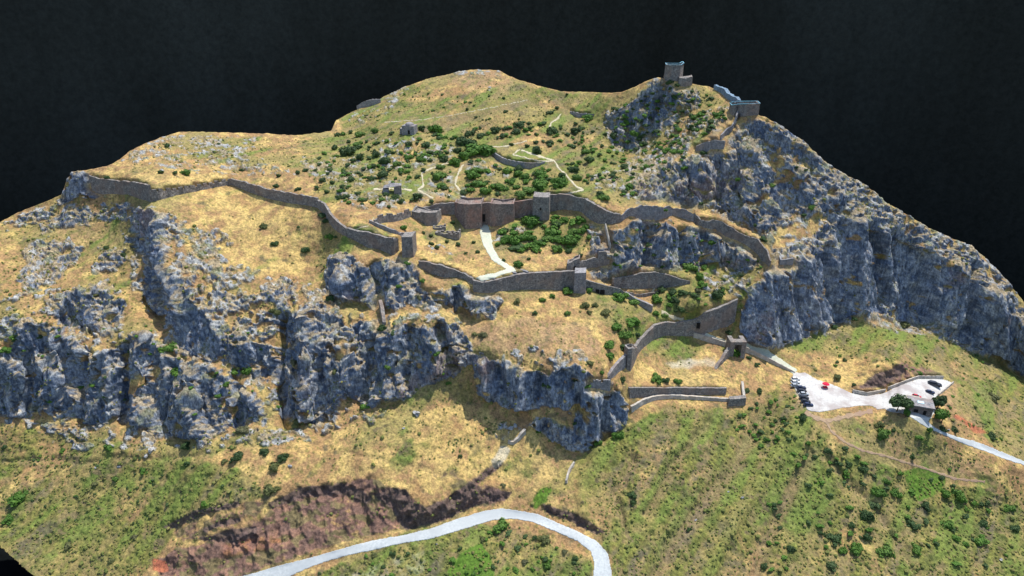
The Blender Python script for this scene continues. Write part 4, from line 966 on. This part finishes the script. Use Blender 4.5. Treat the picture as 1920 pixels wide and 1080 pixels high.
# parked cars
def paint_mat(name, colr, rough=.3):
    m, nt, b = mat(name, rough); b.inputs['Specular IOR Level'].default_value = .5
    n = noise_tex(nt, 3, 2); r = ramp(nt, n.outputs[0], [(.3, tuple(x*.85 for x in colr)), (.7, colr)]); nt.links.new(r.outputs[0], b.inputs['Base Color']); return m
M_glass = paint_mat('tinted_glass', (.03,.04,.05), .1); M_tyre = paint_mat('tyre_rubber', (.02,.02,.02), .8)
PAINT = {'white': paint_mat('white_paint', (.72,.73,.74)), 'silver': paint_mat('silver_paint', (.42,.45,.48)), 'dark': paint_mat('dark_paint', (.035,.04,.055)), 'navy': paint_mat('navy_paint', (.03,.045,.10)), 'red': paint_mat('red_paint', (.5,.02,.04))}
def loft(rings, mb, cap=True):
    n = len(rings[0]); vs = [p for r in rings for p in r]; fs = []
    for k in range(len(rings)-1):
        for i in range(n): fs.append((k*n+i, k*n+(i+1) % n, (k+1)*n+(i+1) % n, (k+1)*n+i))
    if cap: fs += [tuple(range(n))[::-1], tuple((len(rings)-1)*n+i for i in range(n))]
    mb.add(vs, fs)
def car_meshes():
    d = {}
    mb = MB(); st = [(-2.2,.75,.35,.62),(-2.05,.88,.28,.82),(-1.2,.9,.25,.92),(.6,.9,.25,.92),(1.5,.88,.25,.84),(2.1,.8,.3,.68),(2.25,.66,.38,.58)]
    loft([[(x,-w,z0),(x,w,z0),(x,w*1.0,(z0+z1)/2),(x,w*.93,z1),(x,-w*.93,z1),(x,-w,(z0+z1)/2)] for x,w,z0,z1 in st], mb); d['body'] = mb
    mb = MB(); st = [(-1.95,.74,.85,.9),(-1.45,.72,.85,1.36),(.15,.72,.85,1.42),(1.05,.74,.85,.92)]
    loft([[(x,-w,z0),(x,w,z0),(x,w*.84,z1),(x,-w*.84,z1)] for x,w,z0,z1 in st], mb); d['cabin_glass'] = mb
    mb = MB(); mb.box((-.62,0,1.43),(1.7,1.2,.06)); d['roof_panel'] = mb
    mb = MB(); n = 12
    for y0 in (-.12,):
        vs = [(.33*math.cos(2*math.pi*i/n), y, .33*math.sin(2*math.pi*i/n)) for y in (-.1,.1) for i in range(n)]
        mb.add(vs, [(i,(i+1) % n,n+(i+1) % n,n+i) for i in range(n)]+[tuple(range(n))[::-1], tuple(range(n,2*n))])
    d['wheel'] = mb; out = {}
    for k, m_ in d.items():
        me = bpy.data.meshes.new('car_'+k); me.from_pydata(m_.v, [], m_.f); me.update(); out[k] = me
    return out
CM = car_meshes()
def car(px, py, colr, label, rz, sc=1.0):
    g = P_at(px, py)[0]; root = empty('parked_car', (g[0], g[1], g[2]+.2), rz)
    for k in ('body','roof_panel'):
        me = CM[k].copy(); me.materials.clear(); me.materials.append(PAINT[colr]); link(k, me, root)
    me = CM['cabin_glass'].copy(); me.materials.append(M_glass); link('cabin_glass', me, root)
    wm = CM['wheel'].copy(); wm.materials.append(M_tyre)
    for x in (-1.4, 1.4):
        for y in (-.82, .82): link('wheel', wm, root, (x, y, .33))
    root.scale = (sc, sc, sc); tag(root, label, 'car', 'cars parked by the access road'); return root
car(1491,713,'white','white car at the upper end of the row on the left of the car park',R(4))
car(1491,719,'white','second white car, just below the topmost car of the row',R(3))
car(1491,725,'silver','pale bluish car third from the top of the row',R(-2))
car(1502,729,'navy','dark blue car fourth from the top of the row',R(2))
car(1503,735,'dark','black car parked just above the silver one in the row',R(0))
car(1507,741,'silver','silver car in the middle of the dark cars of the row',R(-4))
car(1507,748,'dark','dark car just below the silver one in the row',R(-8))
car(1510,755,'dark','second lowest dark car in the row',R(-8))
car(1515,761,'navy','dark blue car at the bottom end of the row nearest the dirt track',R(-8))
car(1751,723,'dark','long dark car standing alone in the upper car park',R(-22),1.45)
car(1743,737,'navy','small dark car below the long dark one in the upper car park',R(-18),.95)
car(1718,745,'red','small red car tucked behind the kiosk',R(-30),.9)
def parasol():
    g = P_at(1547,727)[0]; root = empty('parasol', tuple(g)); mb = MB(); n = 8; vs = [(0,0,3.0)]
    for i in range(n):
        a = 2*math.pi*i/n; vs += [(1.0*math.cos(a), 1.0*math.sin(a), 2.7), (1.75*math.cos(a), 1.75*math.sin(a), 2.15)]
    fs = []
    for i in range(n):
        a_, b_ = 1+2*i, 1+2*((i+1) % n); fs += [(0,a_,b_),(a_,a_+1,b_+1,b_)]
    mb.add(vs, fs); mb.build('canopy', surf_mat('red_fabric',(.55,.02,.05),(.65,.03,.07),(.7,.06,.1)), root)
    mb = MB(); mb.box((0,0,1.3),(.08,.08,2.8)); mb.build('pole', M_pale, root); mb = MB(); mb.box((0,0,.25),(1.9,1.3,.75)); mb.build('stall_table', PAINT['red'], root)
    tag(root, 'bright red parasol standing alone on the pale car park', 'parasol')
parasol()
# ------------------------------------------------------------------ vegetation
def blob_mesh(name, seed, m, leaves=520, flatn=.72):
    """a rounded shrub built of leaf clumps round a few stems"""
    r = random.Random(seed); v = []; f = []
    lobes = [(0, 0, .40, .44)]+[(math.cos(a)*r.uniform(.3,.68), math.sin(a)*r.uniform(.3,.62), r.uniform(.15,.5), r.uniform(.2,.36)) for a in [r.uniform(0, 6.28) for _ in range(7)]]
    for cx, cy, cz, rad in lobes:             # leafy mass of each lobe
        n = len(v); nu, nv = 9, 6
        for j in range(nv+1):
            for i in range(nu):
                a = 2*math.pi*i/nu; b = math.pi*j/nv; k = rad*(.8+.35*mnoise.noise(Vector((math.cos(a)*2+cx*5+seed, math.sin(a)*2+cy*5, b*2))))
                v.append((cx+k*math.sin(b)*math.cos(a), cy+k*math.sin(b)*math.sin(a), max(-.08, (cz+k*math.cos(b))*flatn/.72)))
        for j in range(nv):
            for i in range(nu): f.append((n+j*nu+i, n+(j+1)*nu+i, n+(j+1)*nu+(i+1) % nu, n+j*nu+(i+1) % nu))
    for _ in range(leaves):
        cx, cy, cz, rad = r.choice(lobes); d = Vector((r.gauss(0,1), r.gauss(0,1), abs(r.gauss(0,1))*.9)).normalized()
        p = Vector((cx, cy, cz))+d*rad*r.uniform(.85,1.22); p.z = max(-.02, p.z*flatn/.72); s_ = r.uniform(.045,.10)
        t1 = d.orthogonal().normalized(); t1.rotate(Matrix.Rotation(r.uniform(0,6.28), 3, d)); t2 = d.cross(t1); t2 = (t2+d*r.uniform(-.9,.9)).normalized()
        n = len(v); v += [tuple(p-t1*s_), tuple(p+t2*s_), tuple(p+t1*s_), tuple(p-t2*s_)]; f.append((n, n+1, n+2, n+3))
    me = bpy.data.meshes.new(name); me.from_pydata(v, [], f); me.update(); me.materials.append(m); return me
SH = {k: [blob_mesh('shrub_'+k, 10*i+j, m) for j in range(5)] for i, (k, m) in enumerate((('dark', M_leafd), ('bright', M_leafb), ('olive', M_leafo)))}
stem = MB(); 
for a in range(3): stem.box((math.cos(a*2.1)*.05, math.sin(a*2.1)*.05, .1), (.05,.05,.5), a)
# shrubs seen one by one: px, foot row, width in px, tone (d, b, o)
AREAS = [
('left golden slope below the straight rampart','s1','514,466,16,d 572,479,20,d 492,429,17,o 620,420,12,o 560,428,8,o'),
('scrub slope at the lower left','s2','205,850,20,b 117,851,14,b 348,847,20,d 350,875,14,d 27,950,34,b 267,893,18,b 217,905,14,b 383,951,14,b 207,1058,16,o 127,1031,16,o 250,1013,14,o 180,914,13,o 8,843,12,d 10,985,22,b'),
('golden hillside near the hollow at lower centre left','s3','420,870,16,o 442,866,24,d 495,856,20,d 528,866,20,d 512,886,24,o 503,930,26,o 520,925,18,o 555,806,24,o 453,821,24,o 685,771,22,b 863,857,10,o 943,915,12,o'),
('left grey cliffs','s4','279,447,12,d 199,468,12,d 232,484,12,d 28,640,20,b 13,668,20,b 320,668,30,b 333,706,28,b 437,701,24,b 463,709,24,b 425,728,14,b 177,727,14,b 145,731,12,b 205,745,14,b 415,751,14,b 515,592,20,o 550,686,16,o 100,758,18,b 73,638,14,d 178,556,14,o 375,544,12,o 627,705,18,o 617,569,18,d'),
('middle rocks below the slim tower','s5','675,554,24,b 730,692,20,b 752,545,14,b 763,501,12,b 785,566,16,o 793,533,12,b 878,573,16,b 742,626,14,d 717,622,16,d 815,667,16,b 832,709,13,b 842,724,13,b 905,636,18,o 890,633,13,o'),
('orange field below the high front wall','s6','970,572,14,o 1017,570,15,b 1035,561,13,b 1062,556,24,b 1105,551,17,b 1097,579,20,o 1115,577,12,o 1105,591,12,o 1065,591,14,b 1002,589,11,o 1135,594,22,o 1105,689,15,o 1128,704,12,b'),
('big bush belt left of the outer wall','s7','1162,568,30,b 1190,576,22,b 1183,618,32,b 1155,624,26,b 1167,642,32,b 1140,658,25,b 1143,678,20,b 1170,660,19,d 1193,635,15,d 1230,573,26,b 1230,596,16,b 1247,598,14,b'),
('little terraces below the crags','s8','1200,537,20,b 1243,550,18,d 1263,557,20,d 1267,573,20,d 1275,590,23,d 1283,557,19,d 1302,562,19,d 1316,542,20,b 1312,527,22,b 1295,512,28,b 1323,506,16,b 1342,565,26,d 1350,553,15,d 1283,592,18,d 1240,541,14,d 1232,552,12,d 1308,552,14,o'),
('crags and great cliff on the right','s9','1368,630,15,d 1503,508,21,b 1332,465,15,b 1433,455,16,d 1417,427,12,d 1294,457,8,b 1242,400,14,b 1153,455,12,b 1153,482,12,b 1152,500,15,b 1218,455,10,b 1228,480,12,b 1278,470,12,b 1319,293,15,d 1393,345,13,b 1452,350,14,b 1517,402,14,b 1506,408,12,b 1492,316,9,d 1503,322,8,d 1313,388,10,d 1210,430,10,b 1175,465,10,b'),
('outer ward above the long retaining wall','s10','1230,720,26,b 1248,722,16,d 1272,724,18,b 1167,717,14,d 1404,674,11,d 1418,688,12,d 1403,739,14,d 1426,741,14,d'),
('lower dark cliff','s11','967,732,12,b 1018,725,12,b 1028,726,12,b 1080,720,13,d 1100,731,18,b 1077,797,12,b 1010,816,13,b 1160,828,22,b 1123,841,15,b'),
('hillside above the car park','s12','1565,618,14,d 1600,607,12,d 1713,612,24,o 1723,706,15,b 1573,716,15,o 1600,722,10,o 1583,675,10,b 1867,750,20,o 1863,829,20,d 1830,668,9,o'),
('slope just below the kiosk','s13','1770,812,18,d 1793,811,16,d 1702,782,11,b 1657,829,30,b 1723,828,18,b 1650,806,20,o 1672,810,12,d 1712,862,15,d 1507,798,20,d 1453,789,10,b 1470,787,12,b 1553,853,18,d 1620,888,22,d 1573,875,18,d 1593,878,18,d 1768,902,15,d'),
('green scrub hillside at the lower right','s14','1640,958,28,d 1625,981,30,d 1598,991,14,d 1715,995,26,d 1625,1017,20,d 1565,1020,26,d 1605,1042,28,b 1582,1042,20,b 1560,1071,24,d 1662,1051,32,b 1722,1041,24,b 1777,996,28,b 1847,995,22,d 1843,1028,28,b 1895,964,24,b 1738,960,21,d 1800,943,28,b 1773,936,20,b 1647,935,26,b 1680,934,26,b 1660,912,18,b 1483,1038,18,d 1437,1067,15,d 1293,993,11,d 1905,1000,18,d 1540,1000,12,b 1675,1004,16,o'),
('bend of the pale road at the bottom','s15','1020,1021,24,o 940,1003,32,b 1028,1069,18,b 985,1060,16,o 1060,1040,14,o 905,1020,16,o 1185,938,20,d 1187,949,14,d 700,1046,14,o 740,1040,10,b 1003,1010,12,o 1080,1050,12,b'),
('far green hill','s16','948,211,10,d 1032,217,15,d 1045,203,10,d 1062,178,8,d 876,206,8,d 945,186,8,d'),
('upper plateau below the far hill','s17','992,243,12,d 948,244,12,d 974,242,18,d 927,252,15,d 967,254,18,d 1035,256,22,d 1080,233,10,d 1080,250,17,d 987,276,12,d 959,273,10,d 1030,273,15,d 817,251,22,b 790,245,13,d 888,268,11,d 902,261,15,d 880,258,14,d 943,262,13,d 867,262,12,d 1112,250,9,b 1135,255,10,b'),
('broad green mass in the middle of the plateau','s18','880,281,28,d 867,275,22,d 893,298,40,b 917,294,25,b 873,302,23,b 830,301,14,b 852,314,21,b 857,290,15,d 837,288,10,d 835,307,17,d'),
('grove behind the big gate towers','s19','1012,337,24,b 985,341,18,b 972,334,17,b 952,328,17,b 973,323,18,d 960,349,17,b 968,356,13,b 933,359,17,b 947,361,14,b 1010,362,32,b 993,368,23,b 977,374,23,b 910,371,21,b 900,355,23,b 887,340,23,b 892,327,16,b 882,362,14,b 913,344,12,d 870,367,13,d 1047,353,25,b 1052,335,16,d'),
('slope between the grove and the rocky peak','s20','1100,291,15,b 1106,307,15,d 1073,309,10,d 1077,326,15,d 1082,340,15,b 1005,290,19,d 1210,279,16,d 1170,318,15,d 1190,318,12,d 1155,265,20,d 1193,263,18,b 1128,276,11,b 1133,379,18,b 1125,371,13,d 1180,356,15,b 1153,338,11,d 1123,294,12,b 1147,296,8,d 1102,228,18,b 1187,330,10,b'),
('rocky summit slopes','s21','1257,159,14,d 1270,163,12,d 1258,168,10,d 1215,200,12,b 1265,182,12,b 1292,195,12,b 1304,228,14,b 1345,222,14,b 1335,235,14,d 1318,212,12,b 1250,182,9,d 1225,178,10,b 1202,192,10,b 1280,210,12,b 1300,245,13,d 1330,250,12,d 1355,212,10,b'),
('shrubby terrace left of the upper paths','s22','823,341,24,b 827,355,17,b 783,334,12,d 795,321,12,d 718,338,18,d 697,341,15,d 657,344,15,d 645,331,15,d 645,360,12,d 645,320,10,d 720,313,21,d 698,319,13,d 743,315,13,b 788,306,15,b 807,304,11,b 825,319,13,b 765,276,13,d 737,288,11,d 728,286,11,d 668,278,15,b 655,268,11,d 673,259,15,b 703,251,13,b 708,271,11,d 692,279,10,d 703,297,17,d 673,302,15,d 653,296,26,d 800,279,17,d'),
('rough ground just behind the stepped wall','s23','753,384,15,d 783,377,19,d 810,380,12,d 740,374,17,d 715,381,15,b 680,385,11,d 730,390,10,d 669,367,10,d 647,376,15,d 603,342,17,d 595,355,12,d 558,360,13,d 573,323,12,d 627,283,15,d 622,346,12,d 633,376,13,d 612,363,12,d'),
('left plateau above the ramparts','s24','313,277,13,d 302,326,12,b 347,332,19,b 328,328,12,b 202,336,12,o 522,332,11,d 560,328,12,d 517,351,12,o 452,318,9,o 410,270,9,o'),
('foot of the curved rampart','s25','603,412,19,d 610,421,14,d 617,452,19,b 628,446,10,b'),
('lower yellow court beside the pale path','s26','973,504,22,b 945,489,9,d 860,461,12,d 887,456,10,d 820,468,12,d 809,459,11,d 807,444,10,d 795,438,9,d 837,454,10,d 873,478,8,d 895,475,11,o 757,434,15,b 850,419,12,b 992,487,9,b'),
('thicket right of the pale gate path','s27','960,463,28,b 980,457,23,b 950,459,19,b 1037,448,27,b 1063,460,25,b 1050,459,19,b 997,455,19,b 1007,464,15,b 1077,460,19,b 1027,456,19,b 1043,478,19,b 1068,476,13,d 1087,481,12,d 1003,471,13,b 980,468,15,b 1077,442,19,b 1093,438,15,b 1043,428,17,b 1105,449,15,b 1057,419,15,b 1100,431,13,b 1087,423,13,b 1027,441,15,b 997,429,32,b 987,420,17,b 1014,420,12,b'),
]
TONE = {'d':'dark', 'b':'bright', 'o':'olive'}; TW = {'d':'dark green', 'b':'bright green', 'o':'olive'}
ORD = ['leftmost','second from left','third from left','fourth from left','fifth from left','sixth from left','seventh from left','eighth from left','ninth from left','tenth from left','eleventh from left','twelfth from left','thirteenth from left','fourteenth from left','fifteenth from left','sixteenth from left']
allsh = []
for region, key, txt in AREAS:
    for q in txt.split():
        a = q.split(','); allsh.append((float(a[0]), float(a[1]), float(a[2]), a[3], region, key))
allsh.sort(key=lambda s_: -s_[2]*np.exp(sampleL(np.array([s_[0]]), np.array([s_[1]])))[0]**.0)
ind, rest = allsh[:296], allsh[296:]
bykey = {}
for s_ in ind: bykey.setdefault((s_[5], s_[3], 'big' if s_[2] >= 20 else ('mid' if s_[2] >= 14 else 'small')), []).append(s_)
SW = {'big':'large', 'mid':'medium', 'small':'small'}
for (key, tone, size), lst in bykey.items():
    lst.sort(key=lambda s_: s_[0]); nshared = len(lst)
    for i, s_ in enumerate(lst):
        px, py, w, tn, region, _ = s_
        g = P_at(px, py-w*.12)[0]; zc = math.hypot(g[1], 0)*.96+ (CAMZ*S-g[2])*.2; wid = w*(g[1]/float(den(py)))/F*1.08
        me = SH[TONE[tone]][(int(px)+int(py)) % 5]
        if key in ('s17','s18','s19','s20','s21','s22','s27'): wid *= 1.22
        o = link('shrub', me, None, (g[0], g[1]+wid*.25, g[2]-wid*.04), (px*7.3+py) % 6.28)
        o.scale = (wid*.62*(1+.12*math.sin(px)), wid*.62, wid*.60*(1+.15*math.cos(py)))
        if nshared == 1: lab = f"only {SW[size]} {TW[tone]} shrub on the {region}"
        elif nshared <= 16: lab = f"{ORD[i]} {SW[size]} {TW[tone]} shrub, {region}"
        else: lab = f"{SW[size]} {TW[tone]} shrub in the {region}"
        ws = lab.split(); lab = ' '.join(ws[:16])
        tag(o, lab, 'shrub', 'shrubs of the '+region)
# trees round the kiosk
def tree(px, py, w, h, label, tone='d', seed=1):
    g = P_at(px, py)[0]; wid = w*(g[1]/float(den(py)))/F; hgt = wid*h; root = empty('tree', tuple(g)); mb = MB()
    rings = []; r = random.Random(seed)
    for k in range(5):
        f = k/4; rad = .35*(1-.5*f); rings.append([(rad*math.cos(a*math.pi/4)+f*.3, rad*math.sin(a*math.pi/4), -.5+f*hgt*.45) for a in range(8)])
    loft(rings, mb)
    for q in range(4):
        a = q*1.6+seed; p0 = Vector((.2, 0, hgt*.3)); p1 = p0+Vector((math.cos(a)*wid*.25, math.sin(a)*wid*.25, hgt*.25)); d = (p1-p0).normalized(); t1 = d.orthogonal(); t2 = d.cross(t1)
        loft([[tuple(p+(t1*math.cos(b*1.05)+t2*math.sin(b*1.05))*rr) for b in range(6)] for p, rr in ((p0, .16), (p1, .07))], mb)
    mb.build('trunk', M_bark, root)
    me = blob_mesh('crown', 70+seed, M_leafd if tone == 'd' else M_leafb, 1500, .8); c_ = link('crown', me, root, (0, 0, hgt*.30)); c_.scale = (wid*.6, wid*.55, hgt*.78)
    tag(root, label, 'tree')
tree(1681,772,48,.75,'broad dark green tree left of the kiosk, casting shade on the car park','d',1)
tree(1757,766,30,.85,'rounded tree behind the right side of the kiosk','d',2)
tree(1765,793,36,.8,'bright bushy tree in front of the right side of the kiosk','b',3)
tree(1697,783,13,1.3,'small upright tree at the left front corner of the kiosk','b',4)
tree(1740,812,12,1.0,'little olive tree beside the access road below the kiosk','b',5)

# pale boulders
rb = MB()
def boulder(seed):
    r = random.Random(seed); v = []; f = []; nu, nv = 8, 5
    for j in range(nv+1):
        for i in range(nu):
            a = 2*math.pi*i/nu; b = math.pi*j/nv; k = .5*(.75+.6*mnoise.noise(Vector((math.cos(a)+seed*3.1, math.sin(a), b))))
            v.append((k*math.sin(b)*math.cos(a)*1.2, k*math.sin(b)*math.sin(a), k*math.cos(b)*.9+.2))
    for j in range(nv):
        for i in range(nu): f.append((j*nu+i, (j+1)*nu+i, (j+1)*nu+(i+1) % nu, j*nu+(i+1) % nu))
    me = bpy.data.meshes.new('boulder'); me.from_pydata(v, [], f); me.update(); me.materials.append(M_rock); return me
BM = [boulder(k) for k in range(4)]
for px, py, w, lab in ((543,874,10,'upright pale boulder beside the dark bushes on the golden hillside'),(1391,937,9,'lone pale boulder in the middle of the lower green slope'),(781,776,17,'flat grey boulder on the golden slope below the middle cliffs'),(958,804,14,'pale boulder at the head of the gully beside the collapsed wall'),(966,799,12,'grey boulder right behind the one at the gully head'),(1366,922,5,'tiny pale stone left of the lone boulder on the green slope'),(1307,972,7,'flat light stone low on the green slope at the bottom'),(223,876,8,'white stone on the scrub slope below the left cliffs'),(181,878,6,'smaller white stone left of the white stone on the scrub slope'),(275,856,12,'pale rock under the left cliffs beside a bright shrub'),(284,846,16,'broad pale rock slab behind the pale rock under the left cliffs'),(1780,806,7,'cream coloured boulder by the access road below the kiosk'),(819,1022,5,'little white stone beside the pale road at the bottom'),(757,804,7,'small dark stone patch on the golden slope'),(1876,1051,9,'light stone at the lower right corner of the scrub')):
    g = P_at(px, py)[0]; wid = w*(g[1]/float(den(py)))/F; o = link('boulder', BM[int(px) % 4], None, (g[0], g[1], g[2]-wid*.06), px % 6.28); o.scale = (wid, wid*.8, wid*.75); tag(o, lab, 'boulder')

# countless low scrub: one body of small tufts
def tufts():
    # the many small bushes too numerous to name lie in here as well
    r = np.random.default_rng(5); N = 34000
    px = r.uniform(-100, 2020, N*3); sk_ = skyline(px); py = sk_+8+(1150-sk_-8)*r.random(N*3)**1.0
    dens = .03+.75*sampleM(greenM, px, py)+.25*sampleM(rockM, px, py)*(1-sampleM(cliffM, px, py))-.12*sampleM(brightM, px, py)
    dens *= np.where(py < 420, 2.0, 1); dens = np.where((px < 90) & (py > 1010+.9*px), -1, dens); dens -= 2*sampleM(flatM, px, py)
    dens += .4*noise3(px/40, py/28, px*0, 9)
    k = r.random(N*3) < dens*.5; px, py = px[k][:N], py[k][:N]
    g = P_at(px, py); n = len(g); s_ = r.uniform(.28,.68,n)*(1+.9*(r.random(n) > .93))
    th = np.array([0, 1.26, 2.51, 3.77, 5.03]); V = []; 
    ring = np.stack([np.cos(th), np.sin(th), th*0], -1)
    j1 = r.uniform(.7,1.2,(n,5,1)); mid = g[:,None]+ring[None]*s_[:,None,None]*j1*.9+np.array([0,0,.05])
    up = g[:,None]+(ring[None]*s_[:,None,None]*.75*r.uniform(.7,1.2,(n,5,1)))+np.array([0,0,1])*s_[:,None,None]*.55
    tp = g[:,None]+np.array([0,0,1])*s_[:,None,None]*.95
    V = np.concatenate([mid, up, tp], 1).reshape(-1, 3); off = np.arange(n)[:,None]*11; fs = []
    for i in range(5):
        j = (i+1) % 5; fs.append(np.stack([off[:,0]+i, off[:,0]+j, off[:,0]+5+j, off[:,0]+5+i], -1)); 
    q = np.concatenate(fs); tri = np.concatenate([np.stack([off[:,0]+5+i, off[:,0]+5+(i+1) % 5, off[:,0]+10], -1) for i in range(5)])
    me = bpy.data.meshes.new('low_scrub'); me.from_pydata(V.tolist(), [], q.tolist()+tri.tolist()); me.update()
    m, nt, b = mat('scrub_leaves'); n1 = noise_tex(nt, .25, 5, .8); rr = ramp(nt, n1.outputs[0], [(.32, (.07,.095,.028)), (.46, (.13,.15,.042)), (.56, (.20,.19,.06)), (.68, (.24,.18,.09))]); nt.links.new(rr.outputs[0], b.inputs['Base Color'])
    me.materials.append(m); o = link('low_scrub', me); tag(o, 'countless low dry green tufts of scrub spread over the whole mountain', 'scrub', None, 'stuff')
tufts()
# bushes beyond counting between the ones told apart
BUSHY = [([(600,250),(860,245),(900,290),(880,370),(640,385),(590,330)],170,8,15,.6),([(880,240),(1100,225),(1120,290),(1000,275),(900,270)],60,8,15,.7),([(1060,290),(1280,255),(1290,320),(1180,370),(1060,350)],80,8,15,.8),([(860,300),(1060,320),(1060,365),(900,375)],45,10,18,.85),
([(1150,200),(1240,160),(1350,170),(1390,220),(1320,280),(1230,300),(1140,270)],130,7,16,.9),([(935,400),(1100,395),(1112,470),(930,475)],60,12,22,.95),([(1480,820),(1900,900),(1915,1070),(1400,1070)],90,9,17,.8),([(1360,770),(1490,740),(1500,830),(1400,850)],40,8,14,.9),
([(640,200),(800,165),(1060,185),(1000,235),(700,235)],35,5,8,.7),([(1150,410),(1430,440),(1430,520),(1140,520)],55,6,11,.8),([(0,600),(500,620),(600,790),(0,780)],45,6,11,.8),([(1430,640),(1700,610),(1900,700),(1890,850),(1800,780)],35,6,10,.5),([(1230,530),(1360,520),(1370,570),(1250,600)],25,8,14,.8),([(60,850),(500,860),(450,930),(60,1040)],40,6,10,.5),([(560,1060),(760,1030),(950,990),(1090,1040),(1090,1079),(560,1079)],40,8,16,.7)]
def thicket():
    r = np.random.default_rng(21); small = {k: [blob_mesh('bush_'+k, 200+9*j, m, 110) for j in range(3)] for k, m in (('dark', M_leafd), ('bright', M_leafb))}
    geo = {}
    for k, l in small.items():
        for j, me in enumerate(l):
            co = np.zeros(len(me.vertices)*3); me.vertices.foreach_get('co', co); geo[k, j] = (co.reshape(-1, 3), np.array([tuple(p.vertices) for p in me.polygons]))
    acc = {'dark': ([], [], 0), 'bright': ([], [], 0)}
    for poly, n, lo, hi, pb in BUSHY:
        q = np.array(poly); c_ = 0
        while c_ < n:
            x = r.uniform(q[:,0].min(), q[:,0].max()); y = r.uniform(q[:,1].min(), q[:,1].max())
            if not polymask(poly, np.array([x]), np.array([y]))[0]: continue
            c_ += 1
            if sampleM(flatM, np.array([x]), np.array([y]))[0] > .4: continue
            g = P_at(x, y)[0]; wid = r.uniform(lo, hi)*(g[1]/float(den(y)))/F; k = 'bright' if r.random() < pb*.75 else 'dark'; co, fs = geo[k, int(r.integers(3))]
            a = r.uniform(0, 6.28); m_ = np.array([[math.cos(a), -math.sin(a), 0], [math.sin(a), math.cos(a), 0], [0, 0, 1]])
            V, Fs, nn = acc[k]; V.append((co*np.array([r.uniform(.5,.85), r.uniform(.45,.7), r.uniform(.4,.65)]))@m_.T*wid+g); Fs.append(fs+nn); acc[k] = (V, Fs, nn+len(co))
    for k, (V, Fs, nn) in acc.items():
        me = bpy.data.meshes.new('thicket'); me.from_pydata(np.concatenate(V).tolist(), [], np.concatenate(Fs).tolist()); me.update(); me.materials.append(M_leafd if k == 'dark' else M_leafb)
        tag(link('thicket', me), 'countless dark small bushes between the bigger shrubs' if k == 'dark' else 'countless bright green small bushes between the bigger shrubs', 'bushes', None, 'stuff')
thicket()
for s_ in (rest,):
    vs = MB()
    for px, py, w, tn, region, _ in s_:
        g = P_at(px, py)[0]; wid = w*(g[1]/float(den(py)))/F; me = SH[TONE[tn]][int(px) % 5]
        co = np.zeros(len(me.vertices)*3); me.vertices.foreach_get('co', co); co = co.reshape(-1, 3)*wid*.6+g; vs.add(co, [tuple(p.vertices) for p in me.polygons])
    if s_: tag(vs.build('small_shrubs', M_leafd), 'the many smallest shrubs dotted between the larger ones', 'shrubs', None, 'stuff')
